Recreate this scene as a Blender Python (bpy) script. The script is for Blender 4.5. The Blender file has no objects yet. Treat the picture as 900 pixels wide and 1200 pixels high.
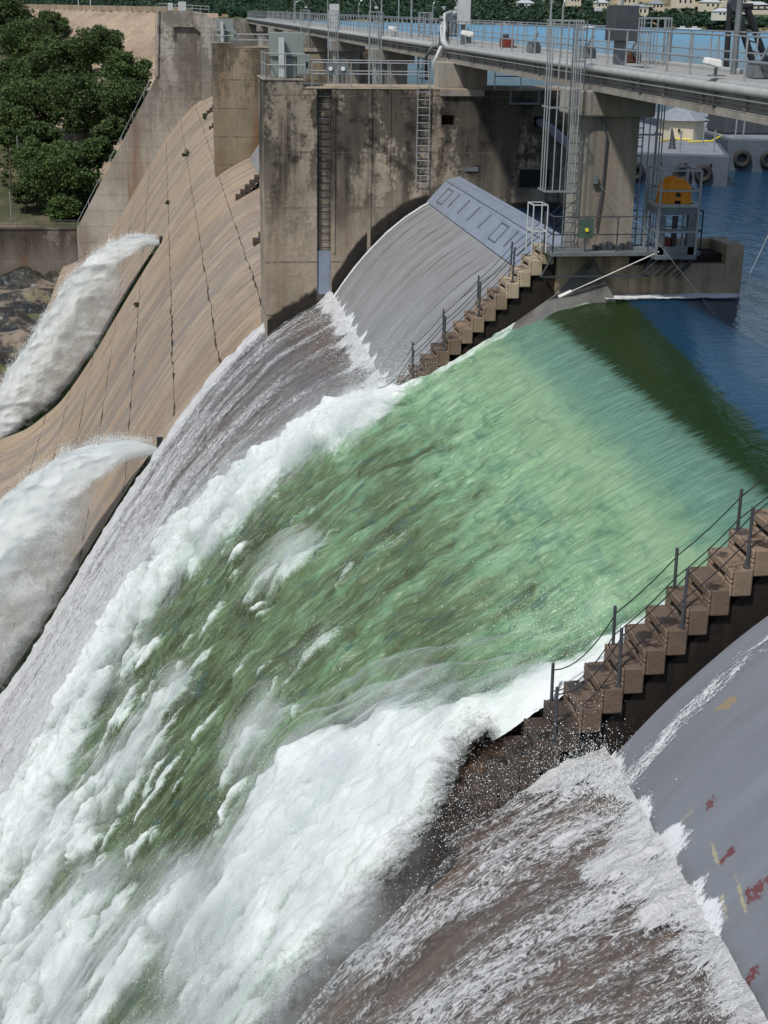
import bpy, bmesh, math, random
import numpy as np
from mathutils import Vector, Matrix
PI=math.pi; R=math.radians
random.seed(7); rng=np.random.default_rng(11)
S=bpy.context.scene
col=S.collection
# ------------------------------------------------------------------ camera
F_PX=1650.0; TILT=math.atan((600-12)/F_PX); ROLL=R(1.0); HEAD=R(8.77)
cam=bpy.data.cameras.new('camera'); camo=bpy.data.objects.new('camera',cam); col.objects.link(camo)
cam.sensor_fit='VERTICAL'; cam.sensor_height=36.0; cam.lens=36.0*F_PX/1200.0
cam.clip_start=.1; cam.clip_end=6000
def cam_axes():
    fw=np.array([0,math.cos(TILT),-math.sin(TILT)]); rt=np.array([1.,0,0]); up=np.cross(rt,fw)
    r2=rt*math.cos(ROLL)+up*math.sin(ROLL); u2=-rt*math.sin(ROLL)+up*math.cos(ROLL)
    Zr=np.array([[math.cos(HEAD),math.sin(HEAD),0],[-math.sin(HEAD),math.cos(HEAD),0],[0,0,1]])
    return Zr@r2,Zr@u2,Zr@fw
_r,_u,_f=cam_axes()
camo.matrix_world=Matrix(((_r[0],_u[0],-_f[0],0),(_r[1],_u[1],-_f[1],0),(_r[2],_u[2],-_f[2],8.5),(0,0,0,1)))
S.camera=camo
# ------------------------------------------------------------------ light
SUN=Vector((-0.50,-0.52,1.0)).normalized()
sun_el=math.asin(SUN.z); sun_az=math.atan2(SUN.x,SUN.y)
W=bpy.data.worlds.new('World'); S.world=W; W.use_nodes=True
wn=W.node_tree; bg=wn.nodes['Background']
sky=wn.nodes.new('ShaderNodeTexSky'); sky.sky_type='NISHITA'; sky.sun_disc=False
sky.sun_elevation=sun_el; sky.sun_rotation=sun_az; sky.air_density=1.1; sky.dust_density=1.2; sky.ozone_density=1.0
# broken white cloud in the sky, as the soft light and pale reflections show
tc=wn.nodes.new('ShaderNodeTexCoord'); mp=wn.nodes.new('ShaderNodeMapping'); mp.inputs['Scale'].default_value=(1,1,2.6)
cn=wn.nodes.new('ShaderNodeTexNoise'); cn.inputs['Scale'].default_value=2.2; cn.inputs['Detail'].default_value=8; cn.inputs['Roughness'].default_value=.55
cr=wn.nodes.new('ShaderNodeValToRGB'); cr.color_ramp.elements[0].position=.60; cr.color_ramp.elements[1].position=.80
cr.color_ramp.elements[1].color=(.8,.8,.8,1)
mx=wn.nodes.new('ShaderNodeMix'); mx.data_type='RGBA'; mx.inputs[7].default_value=(11,11.4,12,1)
wn.links.new(tc.outputs['Generated'],mp.inputs[0]); wn.links.new(mp.outputs[0],cn.inputs['Vector'])
wn.links.new(cn.outputs['Fac'],cr.inputs[0]); wn.links.new(cr.outputs[0],mx.inputs[0])
wn.links.new(sky.outputs[0],mx.inputs[6]); wn.links.new(mx.outputs[2],bg.inputs[0])
bg.inputs[1].default_value=.10
sl=bpy.data.lights.new('sun','SUN'); sl.energy=3.35; sl.angle=R(4.0); sl.color=(1,.955,.89)
so=bpy.data.objects.new('sun',sl); col.objects.link(so)
so.rotation_euler=(-SUN).to_track_quat('-Z','Y').to_euler()
S.view_settings.view_transform='Standard'; S.view_settings.look='None'; S.view_settings.gamma=1; S.view_settings.exposure=0.0
S.cycles.max_bounces=8; S.cycles.transparent_max_bounces=24; S.cycles.diffuse_bounces=3; S.cycles.glossy_bounces=3
S.cycles.caustics_reflective=False; S.cycles.caustics_refractive=False

# ------------------------------------------------------------------ noise
def _h(ix,iy,s):
    n=(ix.astype(np.int64)*374761393+iy.astype(np.int64)*668265263+s*982451653)&0xffffffff
    n=((n^(n>>13))*1274126177)&0xffffffff
    return ((n^(n>>16))&0xffff)/65535.0
def vn(x,y,s=0):
    x0=np.floor(x); y0=np.floor(y); fx=x-x0; fy=y-y0
    fx=fx*fx*fx*(fx*(fx*6-15)+10); fy=fy*fy*fy*(fy*(fy*6-15)+10)
    a=_h(x0,y0,s); b=_h(x0+1,y0,s); c=_h(x0,y0+1,s); d=_h(x0+1,y0+1,s)
    return (a*(1-fx)+b*fx)*(1-fy)+(c*(1-fx)+d*fx)*fy
def fbm(x,y,o=4,s=0,g=.5):
    t=0;a=1;n=0
    for i in range(o):
        t=t+a*vn(x,y,s+i*17); n+=a; a*=g; x,y=x*1.93+y*.41+7.3,y*1.93-x*.41+3.1
    return t/n
def billow(x,y,o=4,s=0,g=.5):
    t=0;a=1;n=0
    for i in range(o):
        t=t+a*(1-np.abs(2*vn(x,y,s+i*17)-1))**1.0; n+=a; a*=g; x,y=x*1.93+y*.41+7.3,y*1.93-x*.41+3.1
    return t/n
def puff(x,y,o=4,s=0,g=.5):
    t=0;a=1;n=0
    for i in range(o):
        t=t+a*np.sqrt(np.sqrt((2*vn(x,y,s+i*17)-1)**2+.012)); n+=a; a*=g; x,y=x*1.93+y*.41+7.3,y*1.93-x*.41+3.1
    return t/n
def sst(a,b,x):
    t=np.clip((x-a)/(b-a),0,1); return t*t*(3-2*t)

def blur(a,k):
    for ax in (0,1):
        c=np.cumsum(np.concatenate([np.zeros_like(np.take(a,[0],ax)),np.pad(a,[(k,k) if i==ax else (0,0) for i in (0,1)],mode='edge')],ax),ax)
        n=a.shape[ax]; a=(np.take(c,np.arange(2*k,2*k+n)+0,ax)-np.take(c,np.arange(0,n),ax))/(2*k)
    return a
# ------------------------------------------------------------------ mesh helpers
class MB:
    def __init__(s): s.v=[]; s.f=[]
    def add(s,vs,fs):
        o=len(s.v); s.v+= [tuple(v) for v in vs]; s.f+= [tuple(i+o for i in f) for f in fs]; return s
    def box(s,x0,x1,y0,y1,z0,z1):
        vs=[(x,y,z) for z in (z0,z1) for y in (y0,y1) for x in (x0,x1)]
        return s.add(vs,[(0,2,3,1),(4,5,7,6),(0,1,5,4),(2,6,7,3),(0,4,6,2),(1,3,7,5)])
    def prism(s,poly,y0,y1):      # poly in (x,z), counter clockwise
        n=len(poly); vs=[(x,y0,z) for x,z in poly]+[(x,y1,z) for x,z in poly]
        return s.add(vs,[tuple(range(n)),tuple(range(2*n-1,n-1,-1))]+[((i+1)%n,i,i+n,(i+1)%n+n) for i in range(n)])
    def vprism(s,poly,z0,z1):     # poly in (x,y)
        n=len(poly); vs=[(x,y,z0) for x,y in poly]+[(x,y,z1) for x,y in poly]
        return s.add(vs,[tuple(range(n-1,-1,-1)),tuple(range(n,2*n))]+[(i,(i+1)%n,(i+1)%n+n,i+n) for i in range(n)])
    def tube(s,pts,r,n=8,cap=True):
        pts=[Vector(p) for p in pts]; rr=r if isinstance(r,(list,tuple)) else [r]*len(pts)
        rings=[]
        for i,p in enumerate(pts):
            d=(pts[min(i+1,len(pts)-1)]-pts[max(i-1,0)]).normalized()
            a=Vector((0,0,1)) if abs(d.z)<.9 else Vector((1,0,0))
            u=d.cross(a).normalized(); w=d.cross(u)
            rings.append([p+u*math.cos(2*PI*k/n)*rr[i]+w*math.sin(2*PI*k/n)*rr[i] for k in range(n)])
        vs=[v for q in rings for v in q]; fs=[]
        for i in range(len(pts)-1):
            for k in range(n):
                a=i*n+k; b=i*n+(k+1)%n; fs.append((a,b,b+n,a+n))
        if cap: fs+= [tuple(range(n-1,-1,-1)),tuple(range((len(pts)-1)*n,len(pts)*n))]
        return s.add(vs,fs)
    def bar(s,p0,p1,w,h=None):    # square bar
        h=h or w; p0=Vector(p0); p1=Vector(p1); d=(p1-p0).normalized()
        a=Vector((0,0,1)) if abs(d.z)<.9 else Vector((1,0,0)); u=d.cross(a).normalized(); t=u.cross(d)
        vs=[p+u*i*w/2+t*j*h/2 for p in (p0,p1) for i,j in ((-1,-1),(1,-1),(1,1),(-1,1))]
        return s.add(vs,[(3,2,1,0),(4,5,6,7),(0,1,5,4),(1,2,6,5),(2,3,7,6),(3,0,4,7)])
    def build(s,name,mat,parent=None,bevel=0,smooth=False,loc=None):
        me=bpy.data.meshes.new(name); 
        vs=s.v
        if parent is not None:
            ox,oy,oz=parent['_o'] if '_o' in parent else (0,0,0)
            q=parent
            vs=[(x-ox,y-oy,z-oz) for x,y,z in vs]
        elif loc is not None: vs=[(x-loc[0],y-loc[1],z-loc[2]) for x,y,z in vs]
        me.from_pydata(vs,[],s.f); me.update()
        o=bpy.data.objects.new(name,me); col.objects.link(o)
        if loc is not None and parent is None: o.location=loc
        if parent is not None:
            o.parent=parent
            ORG[o.name]=parent['_o']; o['_o']=parent['_o']
        elif loc is not None: o['_o']=loc
        if mat: me.materials.append(mat)
        if smooth: me.polygons.foreach_set('use_smooth',[True]*len(me.polygons))
        if bevel:
            b=o.modifiers.new('bevel','BEVEL'); b.width=bevel; b.segments=2; b.limit_method='ANGLE'
        return o
ORG={}
def thing(name,label,cat,loc=(0,0,0),group=None):
    o=bpy.data.objects.new(name,None); col.objects.link(o); o.location=loc; o['_o']=tuple(float(c) for c in loc)
    o.empty_display_size=.2; tag(o,label,cat,group); return o
def tag(o,label,cat,group=None,kind=None):
    if label: o['label']=label
    if cat: o['category']=cat
    if group: o['group']=group
    if kind: o['kind']=kind
    return o
def struct(o): o['kind']='structure'; return o
def children(o): return [c for c in bpy.data.objects if c.parent==o]
def dup(o,loc,label,group=None,rz=None,sc=None):
    r=o.copy(); col.objects.link(r); r.location=loc
    if rz is not None: r.rotation_euler=(0,0,rz)
    if sc is not None: r.scale=sc
    r['label']=label
    if group: r['group']=group
    for ch in children(o):
        c=ch.copy(); col.objects.link(c); c.parent=r
        for g in children(ch):
            d=g.copy(); col.objects.link(d); d.parent=c
    return r
def grid(name,Pn,mat,attrs=None,smooth=True,parent=None,mask=None):
    nu,nv=Pn.shape[:2]; me=bpy.data.meshes.new(name)
    idx=np.arange(nu*nv).reshape(nu,nv)
    q=np.stack([idx[:-1,:-1],idx[1:,:-1],idx[1:,1:],idx[:-1,1:]],-1).reshape(-1,4)
    if mask is not None: q=q[mask[:-1,:-1].reshape(-1)]
    me.vertices.add(nu*nv); me.vertices.foreach_set('co',Pn.reshape(-1).astype(np.float32))
    me.loops.add(len(q)*4); me.loops.foreach_set('vertex_index',q.reshape(-1).astype(np.int32))
    me.polygons.add(len(q)); me.polygons.foreach_set('loop_start',np.arange(0,len(q)*4,4,dtype=np.int32))
    me.polygons.foreach_set('loop_total',np.full(len(q),4,dtype=np.int32))
    me.update(calc_edges=True)
    if smooth: me.polygons.foreach_set('use_smooth',[True]*len(q))
    for k,a in (attrs or {}).items():
        at=me.attributes.new(k,'FLOAT','POINT'); at.data.foreach_set('value',a.reshape(-1).astype(np.float32))
    me.materials.append(mat)
    o=bpy.data.objects.new(name,me); col.objects.link(o)
    if parent is not None: o.parent=parent; o['_o']=parent['_o']
    return o

# ------------------------------------------------------------------ materials
class NT:
    def __init__(s,name):
        s.m=bpy.data.materials.new(name); s.m.use_nodes=True; s.t=s.m.node_tree; s.t.nodes.clear()
        s.out=s.t.nodes.new('ShaderNodeOutputMaterial')
    def n(s,typ,ins={},**pr):
        nd=s.t.nodes.new('ShaderNode'+typ)
        for k,v in pr.items(): setattr(nd,k,v)
        for k,v in ins.items():
            i=nd.inputs[k]
            if hasattr(v,'is_output') : s.t.links.new(v,i)
            else: i.default_value=v
        return nd
    def pos(s): return s.n('NewGeometry').outputs['Position']
    def mapv(s,v,scale,loc=(0,0,0)): return s.n('Mapping',{'Vector':v,'Scale':scale,'Location':loc}).outputs[0]
    def noise(s,v,scale=1,detail=4,rough=.55,dist=0):
        return s.n('TexNoise',{'Vector':v,'Scale':scale,'Detail':detail,'Roughness':rough,'Distortion':dist}).outputs['Fac']
    def ramp(s,f,stops,interp='LINEAR'):
        nd=s.n('ValToRGB',{'Fac':f}); cr=nd.color_ramp; cr.interpolation=interp
        while len(cr.elements)<len(stops): cr.elements.new(.5)
        for e,(p,c) in zip(cr.elements,stops):
            e.position=p; e.color=(c,c,c,1) if isinstance(c,(int,float)) else (*c,1)
        return nd.outputs[0]
    def mix(s,f,a,b,mode='MIX'):
        nd=s.n('Mix',{},data_type='RGBA',blend_type=mode)
        for k,v in ((0,f),(6,a),(7,b)):
            if hasattr(v,'is_output'): s.t.links.new(v,nd.inputs[k])
            elif k==0: nd.inputs[0].default_value=v
            else: nd.inputs[k].default_value=(*v,1) if len(v)==3 else v
        return nd.outputs[2]
    def math(s,op,a,b=0,clamp=False):
        nd=s.n('Math',{},operation=op,use_clamp=clamp)
        for k,v in ((0,a),(1,b)):
            if hasattr(v,'is_output'): s.t.links.new(v,nd.inputs[k])
            else: nd.inputs[k].default_value=v
        return nd.outputs[0]
    def rng(s,v,a,b,c=0.,d=1.,smooth=False):
        return s.n('MapRange',{'Value':v,'From Min':a,'From Max':b,'To Min':c,'To Max':d},interpolation_type='SMOOTHSTEP' if smooth else 'LINEAR').outputs[0]
    def sep(s,v): return s.n('SeparateXYZ',{'Vector':v}).outputs
    def attr(s,n): return s.n('Attribute',attribute_name=n).outputs['Fac']
    def bump(s,h,st=.3,d=.02): return s.n('Bump',{'Height':h,'Strength':st,'Distance':d}).outputs[0]
    def bsdf(s,colr,rough=.8,normal=None,metal=0,ior=1.45,spec=.5,alpha=None,emis=None):
        nd=s.n('BsdfPrincipled'); 
        for k,v in (('Base Color',colr),('Roughness',rough),('Metallic',metal),('IOR',ior),('Specular IOR Level',spec),('Normal',normal),('Alpha',alpha)):
            if v is None: continue
            if hasattr(v,'is_output'): s.t.links.new(v,nd.inputs[k])
            elif k=='Base Color': nd.inputs[k].default_value=(*v,1)
            else: nd.inputs[k].default_value=v
        return nd.outputs[0]
    def done(s,sh): s.t.links.new(sh,s.out.inputs[0]); return s.m
def plain(name,c,rough=.6,metal=0,var=.25,sc=3.,bump=.15):
    t=NT(name); p=t.pos(); n=t.noise(p,sc,6,.6); n2=t.noise(p,sc*9,3)
    c2=tuple(x*(1-var) for x in c); c3=tuple(min(1,x*(1+var*.6)) for x in c)
    cc=t.ramp(n,[(.3,c2),(.5,c),(.7,c3)])
    return t.done(t.bsdf(cc,rough,t.bump(n2,bump,.01),metal))
def concrete(name,base=(.36,.31,.25),dark=(.05,.045,.038),amt=.5,top=None,bot=None,lines=True,rust=.15,sc=1.):
    t=NT(name); p=t.pos(); x,y,z=t.sep(p)
    big=t.noise(p,.35*sc,5,.6); fine=t.noise(p,6*sc,6,.65); med=t.noise(p,1.6*sc,5,.6)
    stv=t.noise(t.mapv(p,(2.2*sc,2.2*sc,.14*sc)),1,5,.65)
    stv2=t.noise(t.mapv(p,(.7*sc,.7*sc,.06*sc),(9,3,1)),1,4,.6)
    c=t.ramp(big,[(.3,tuple(v*.72 for v in base)),(.5,base),(.72,tuple(v*1.28 for v in base))])
    c=t.mix(t.rng(fine,.35,.7,0,.35),c,tuple(v*.55 for v in base))
    c=t.mix(t.rng(stv2,.52,.72,0,rust*3),c,(.2,.1,.045))
    s=t.math('MULTIPLY',t.rng(stv,.38,.62,0,1,True),t.rng(t.math('ADD',stv2,t.math('MULTIPLY',med,.5)),.62,.85,0,1,True))
    if top:
        tf=t.rng(t.math('ADD',z,t.math('MULTIPLY',t.math('SUBTRACT',stv,.5),5.0)),top[0],top[1],.12,1,True)
        s=t.math('MULTIPLY',s,tf)
        s=t.math('MAXIMUM',s,t.math('MULTIPLY',t.rng(t.math('ADD',med,t.math('MULTIPLY',stv2,.7)),.82,1.0,0,1,True),tf))
    c=t.mix(t.math('MULTIPLY',s,amt,True),c,dark)
    if top:
        pb=t.rng(t.math('ADD',t.noise(t.mapv(p,(.55*sc,.55*sc,.22*sc),(7,2,0)),1,6,.62),t.math('MULTIPLY',t.math('SUBTRACT',fine,.5),.25)),.42,.51,0,1,True); c=t.mix(t.math('MULTIPLY',t.math('MULTIPLY',pb,tf),amt*.85),c,dark)
    if bot:   # damp zone low down
        zz=t.math('ADD',z,t.math('MULTIPLY',t.math('SUBTRACT',med,.5),1.2))
        c=t.mix(t.rng(zz,bot[0],bot[1],.93,0,True),c,(.03,.024,.017))
    h=t.math('ADD',fine,t.math('MULTIPLY',med,.6))
    if lines:
        for ax,per,w,st in ((z,.61,.02,.22),(z,2.44,.035,.75),(t.math('ADD',x,y),3.1,.02,.4)):
            fr=t.math('FRACT',t.math('DIVIDE',ax,per)); l=t.math('LESS_THAN',fr,w)
            l=t.math('MULTIPLY',l,t.rng(t.noise(p,2.3,2),.35,.6,.2,1))
            c=t.mix(t.math('MULTIPLY',l,st),c,tuple(v*.3 for v in base)); h=t.math('SUBTRACT',h,t.math('MULTIPLY',l,st*.8))
    return t.done(t.bsdf(c,.88,t.bump(h,.5,.04)))
M={}
M['pier']=concrete('stained pier concrete',(.36,.305,.235),(.020,.017,.014),.96,top=(-2.5,3.2),bot=None)
M['pier2']=concrete('ochre pier concrete',(.27,.22,.15),(.05,.045,.035),.7,top=(-1,4),rust=.3)
M['abut']=concrete('abutment concrete',(.40,.37,.32),(.12,.105,.085),.85,top=(-16,3),rust=.28,sc=.5)
M['retain']=concrete('retaining wall concrete',(.19,.165,.14),(.045,.035,.028),.9,top=(-30,-25),rust=.4,sc=.4)
M['conc']=concrete('plain concrete',(.30,.27,.225),(.08,.07,.06),.55,lines=False)
M['column']=concrete('column concrete',(.31,.29,.25),(.12,.11,.10),.5,lines=False)
M['stair']=concrete('step wall concrete',(.21,.145,.10),(.02,.014,.009),.95,lines=False,rust=.15,sc=1.5)
def m_step(name,base,edge_wear):
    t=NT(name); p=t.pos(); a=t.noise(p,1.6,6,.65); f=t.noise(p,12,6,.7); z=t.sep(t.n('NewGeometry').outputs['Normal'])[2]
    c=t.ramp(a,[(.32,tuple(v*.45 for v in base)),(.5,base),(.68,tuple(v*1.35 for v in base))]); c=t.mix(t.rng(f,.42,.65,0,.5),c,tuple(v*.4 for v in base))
    pt=t.n('NewGeometry').outputs['Pointiness']; c=t.mix(t.rng(pt,.52,.6,0,.6),c,edge_wear)  # pale wear along the block edges
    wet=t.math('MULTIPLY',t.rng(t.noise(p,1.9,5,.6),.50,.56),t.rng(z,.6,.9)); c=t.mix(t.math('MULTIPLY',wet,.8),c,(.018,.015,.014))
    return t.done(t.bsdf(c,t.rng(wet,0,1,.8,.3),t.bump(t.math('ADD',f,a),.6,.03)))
M['block']=m_step('weathered brown step blocks',(.085,.055,.038),(.22,.165,.12)); M['blockwet']=m_step('soaked dark step blocks',(.035,.024,.018),(.10,.075,.06)); M['blockmid']=m_step('brown step blocks',(.17,.115,.078),(.33,.25,.18)); M['blocktan']=m_step('dry tan step blocks',(.33,.26,.18),(.45,.38,.28))  # dry tan upper steps, lower ones brown to soaked dark
M['wetrock']=concrete('black wet wall side',(.018,.013,.010),(.008,.006,.005),.95,lines=False,rust=.03,sc=1.5)
M['stairpale']=concrete('upper step concrete',(.36,.29,.205),(.12,.085,.055),.7,lines=False,rust=.12)  # paler tan concrete for copings, pier bases and parapets
M['steel']=plain('weathered grey steel',(.17,.19,.20),.5,.3)
M['rail']=plain('galvanised rail',(.36,.38,.39),.42,.55,.2)
M['darkrail']=plain('dull dark rail',(.07,.075,.085),.55,.3)
M['cab']=plain('grey green cabinet paint',(.22,.26,.24),.5,0,.12)
M['lightcab']=plain('light grey cabinet paint',(.48,.50,.50),.5,0,.12)
M['white']=plain('chalky white paint',(.75,.75,.72),.5,0,.1)
M['pipe']=plain('pale grey pipe',(.33,.34,.33),.55,.0,.2)
M['cable']=plain('black cable',(.02,.02,.022),.5)
M['rope']=plain('pale rope',(.7,.68,.62),.7)
M['orange']=plain('orange winch paint',(.80,.30,.02),.45,0,.15)
M['black']=plain('black void',(.008,.008,.008),.9,0,.1)
M['rubber']=plain('black rubber',(.018,.017,.016),.75)
M['barge']=plain('blue grey barge hull',(.075,.092,.115),.6,0,.2,1.2)
M['deck']=plain('pale barge deck',(.22,.235,.255),.7,0,.2,.8)
M['cream']=plain('cream panel',(.62,.55,.42),.7,0,.1)
M['roofg']=plain('grey roof sheet',(.24,.27,.29),.6,0,.15)
M['rust']=plain('rusty machinery',(.12,.045,.025),.8,.2,.5,2)
M['yellow']=plain('yellow paint',(.75,.6,.04),.5,0,.1)
M['greensign']=plain('dark green plate',(.06,.10,.08),.5)
M['asphalt']=plain('bridge deck surface',(.30,.29,.27),.85,0,.15)
M['terr']=plain('terracotta roof',(.38,.2,.11),.8)
M['brush']=plain('dry brush',(.10,.10,.035),.9)
M['debris']=plain('dark joint debris',(.035,.028,.018),.95,0,.5,2)
M['red']=plain('dark red tank',(.16,.03,.02),.5)

def m_spill():
    t=NT('spillway concrete'); p=t.pos(); x,y,z=t.sep(p)
    fl=lambda a,b,o=(0,0,0),d=5: t.noise(t.mapv(p,(a,b,a),o),1,d,.62)
    s1=fl(.05,.55); s2=fl(.09,2.2,(3,7,1)); s3=fl(.16,6,(5,1,2),4); s4=fl(.04,.9,(11,4,3)); s5=fl(.35,3.0,(1,9,5))
    lo=t.noise(t.mapv(p,(.10,.16,.10)),1,5,.6); 
    c=t.ramp(t.math('ADD',t.math('MULTIPLY',lo,.6),t.math('MULTIPLY',s1,.4)),[(.36,(.19,.14,.10)),(.45,(.33,.25,.175)),(.54,(.42,.335,.245)),(.64,(.27,.23,.19))])
    c=t.mix(t.rng(s2,.55,.72,0,.5),c,(.47,.40,.32))
    c=t.mix(t.rng(s2,.42,.30,0,.55),c,(.19,.14,.10))
    bl=t.noise(p,.45,7,.7); c=t.mix(t.rng(bl,.51,.62,0,.6),c,(.21,.165,.125)); c=t.mix(t.rng(bl,.46,.36,0,.35),c,(.45,.38,.30))
    s6=fl(.045,.33,(21,4,8)); c=t.mix(t.rng(s6,.53,.60,0,.62),c,(.20,.175,.155)); c=t.mix(t.rng(s6,.46,.40,0,.6),c,(.42,.29,.18))
    s7=fl(.12,1.3,(2,14,8),7); c=t.mix(t.rng(s7,.58,.66,0,.5),c,(.10,.08,.062))
    c=t.mix(t.math('MULTIPLY',t.rng(s3,.55,.70,0,.6),t.rng(lo,.40,.55)),c,(.12,.10,.08))
    c=t.mix(t.math('MULTIPLY',t.rng(s5,.56,.66,0,.8),t.rng(s4,.42,.55)),c,(.10,.07,.05))
    # broad grey and pale run-off bands
    yy=t.math('ADD',y,t.math('MULTIPLY',t.math('SUBTRACT',t.noise(p,.12,4,.6),.5),10))
    d1=t.noise(t.n('CombineXYZ',{0:t.math('MULTIPLY',x,.03),1:yy}).outputs[0],.30,5,.7)
    c=t.mix(t.rng(d1,.57,.66,0,.75),c,(.165,.17,.185)); c=t.mix(t.rng(d1,.42,.34,0,.6),c,(.47,.41,.34))
    band=t.math('MULTIPLY',t.rng(s4,.50,.60),t.math('MULTIPLY',t.rng(y,70,84),t.rng(y,112,92))); c=t.mix(t.math('MULTIPLY',band,.7),c,(.17,.175,.19))
    f=t.noise(p,3.5,6,.7); c=t.mix(t.rng(f,.3,.7,0,.4),c,(.12,.09,.065))
    c=t.mix(.14,c,(.36,.285,.21))
    # concrete under thin running water is brown and wet
    wet=t.rng(t.math('ADD',y,t.math('MULTIPLY',t.math('SUBTRACT',s3,.5),1.0)),65.6,66.2,1,0)
    c=t.mix(wet,c,t.ramp(s2,[(.3,(.055,.038,.028)),(.55,(.12,.08,.055)),(.75,(.17,.12,.085))]))
    rough=t.rng(wet,0,1,.88,.35)
    return t.done(t.bsdf(c,rough,t.bump(t.math('ADD',f,s3),.5,.05)))
M['spill']=m_spill()
def m_gate(name,base,wet):
    t=NT(name); p=t.pos(); x,y,z=t.sep(p)
    s=t.noise(t.mapv(p,(.12,1.2,.12)),1,6,.6); s2=t.noise(t.mapv(p,(.5,5,.5)),1,4,.6); b=t.noise(p,.8,6,.65)
    c=t.ramp(s,[(.3,tuple(v*.8 for v in base)),(.5,base),(.75,tuple(v*1.22 for v in base))])
    c=t.mix(t.rng(b,.5,.75,0,.45),c,(.16,.145,.115) if wet else tuple(v*1.1 for v in base))
    if not wet:   # scraped primer marks
        nn=t.noise(p,9,6,.75)
        def spot(cx,cy,rx,ry,ang,colr,thr=.50):
            nonlocal c
            dx=t.math('SUBTRACT',x,cx); dy=t.math('SUBTRACT',y,cy); ca,sa=math.cos(ang),math.sin(ang)
            u=t.math('DIVIDE',t.math('ADD',t.math('MULTIPLY',dx,ca),t.math('MULTIPLY',dy,sa)),rx); v=t.math('DIVIDE',t.math('SUBTRACT',t.math('MULTIPLY',dy,ca),t.math('MULTIPLY',dx,sa)),ry)
            r=t.math('SQRT',t.math('ADD',t.math('MULTIPLY',u,u),t.math('MULTIPLY',v,v)))
            k=t.rng(t.math('ADD',t.math('SUBTRACT',1,r),t.math('MULTIPLY',t.math('SUBTRACT',nn,.5),5.)),.25,.45,0,.9)
            c=t.mix(t.math('MULTIPLY',k,t.math('LESS_THAN',r,1.6)),c,colr)
        RED=(.13,.035,.035); YL=(.34,.31,.20)
        for q in ((7.95,17.2,.13,.11,0,RED),(8.0,16.2,.17,.2,0,RED),(8.12,18.35,.08,.10,0,RED),(7.55,15.1,.15,.12,0,RED),(8.3,15.6,.2,.3,0,RED),
                  (7.86,17.45,.03,.28,-.1,YL),(7.85,16.35,.03,.50,-.15,YL),(7.66,16.5,.03,.28,-.15,YL),(8.95,20.0,.2,.14,0,(.26,.20,.12)),(7.83,18.55,.12,.06,0,(.28,.25,.2)),(8.7,17,.05,.1,0,RED)): spot(*q)
        hs=t.noise(t.mapv(p,(1,3,1)),14,3,.7); c=t.mix(t.rng(hs,.70,.76,0,.6),c,(.05,.05,.055))
    else:
        lf=t.noise(t.mapv(p,(.25,9,.25)),1,3,.6); c=t.mix(t.rng(lf,.60,.70,0,.6),c,(.42,.43,.43))
    return t.done(t.bsdf(c,.42 if wet else .5,t.bump(s2,.25,.02)))
M['gate']=m_gate('grey painted gate steel',(.165,.178,.20),False)
M['gatewet']=m_gate('wet grey gate steel',(.24,.245,.25),True)
M['flap']=plain('pale blue grey gate plate',(.235,.275,.34),.5,.1,.15,1.5)

# ------------------------------------------------------------------ profiles (x downstream-negative, z up)
PX=np.array([-60,-25,-18,-14,-11,-9.4,-7.3,-4.2,-2,0,2.2,4.2,5.4,6.4,7.3,8.5,10,11.5,13,14,15,30]);PZ=np.array([-31.5,-31.5,-31,-29.5,-27.2,-25.2,-22.2,-17.2,-13.8,-10.8,-8.0,-5.95,-5.15,-4.62,-4.18,-3.8,-3.2,-2.7,-2.5,-3.2,-5,-12])
WX=np.array([-60,-25,-18,-14,-11,-9.4,-7.3,-4.2,-2,0,2.2,4.2,5.4,6.4,7.3,8.3,9.2,10,11,12,13,14.3,40])
WZ=np.array([-30.3,-30.2,-29.8,-28,-25.8,-23.9,-21,-16.2,-12.9,-10.0,-7.3,-5.35,-4.4,-3.75,-3.15,-2.5,-1.85,-1.35,-.82,-.38,-.13,0,0])
def sm(x,px,pz,s=.4): return sum(w*np.interp(np.asarray(x)+d*s,px,pz) for d,w in((-2,.1),(-1,.2),(0,.4),(1,.2),(2,.1)))
conc=lambda x: sm(x,PX,PZ)
wat=lambda x: sm(x,WX,WZ)
GX=np.array([7.2,7.7,8.3,8.9,9.7,10.45,11.1,11.6]); GZ=np.array([-4.12,-3.35,-2.55,-1.85,-1.05,-.42,.0,.30])
GNX=np.array([7.3,7.75,8.3,8.9,9.6,10.3,11.1,12.0]); GNZ=np.array([-4.15,-3.6,-2.95,-2.35,-1.7,-1.15,-.6,-.15])
YAB=228.

# ================================================================== SETTING
# spillway face
xs=np.arange(-17.,15.3,.25); ys=np.array(list(np.arange(-30,YAB+.1,1.0)))
X,Y=np.meshgrid(xs,ys,indexing='ij'); Z=conc(X)
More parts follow.
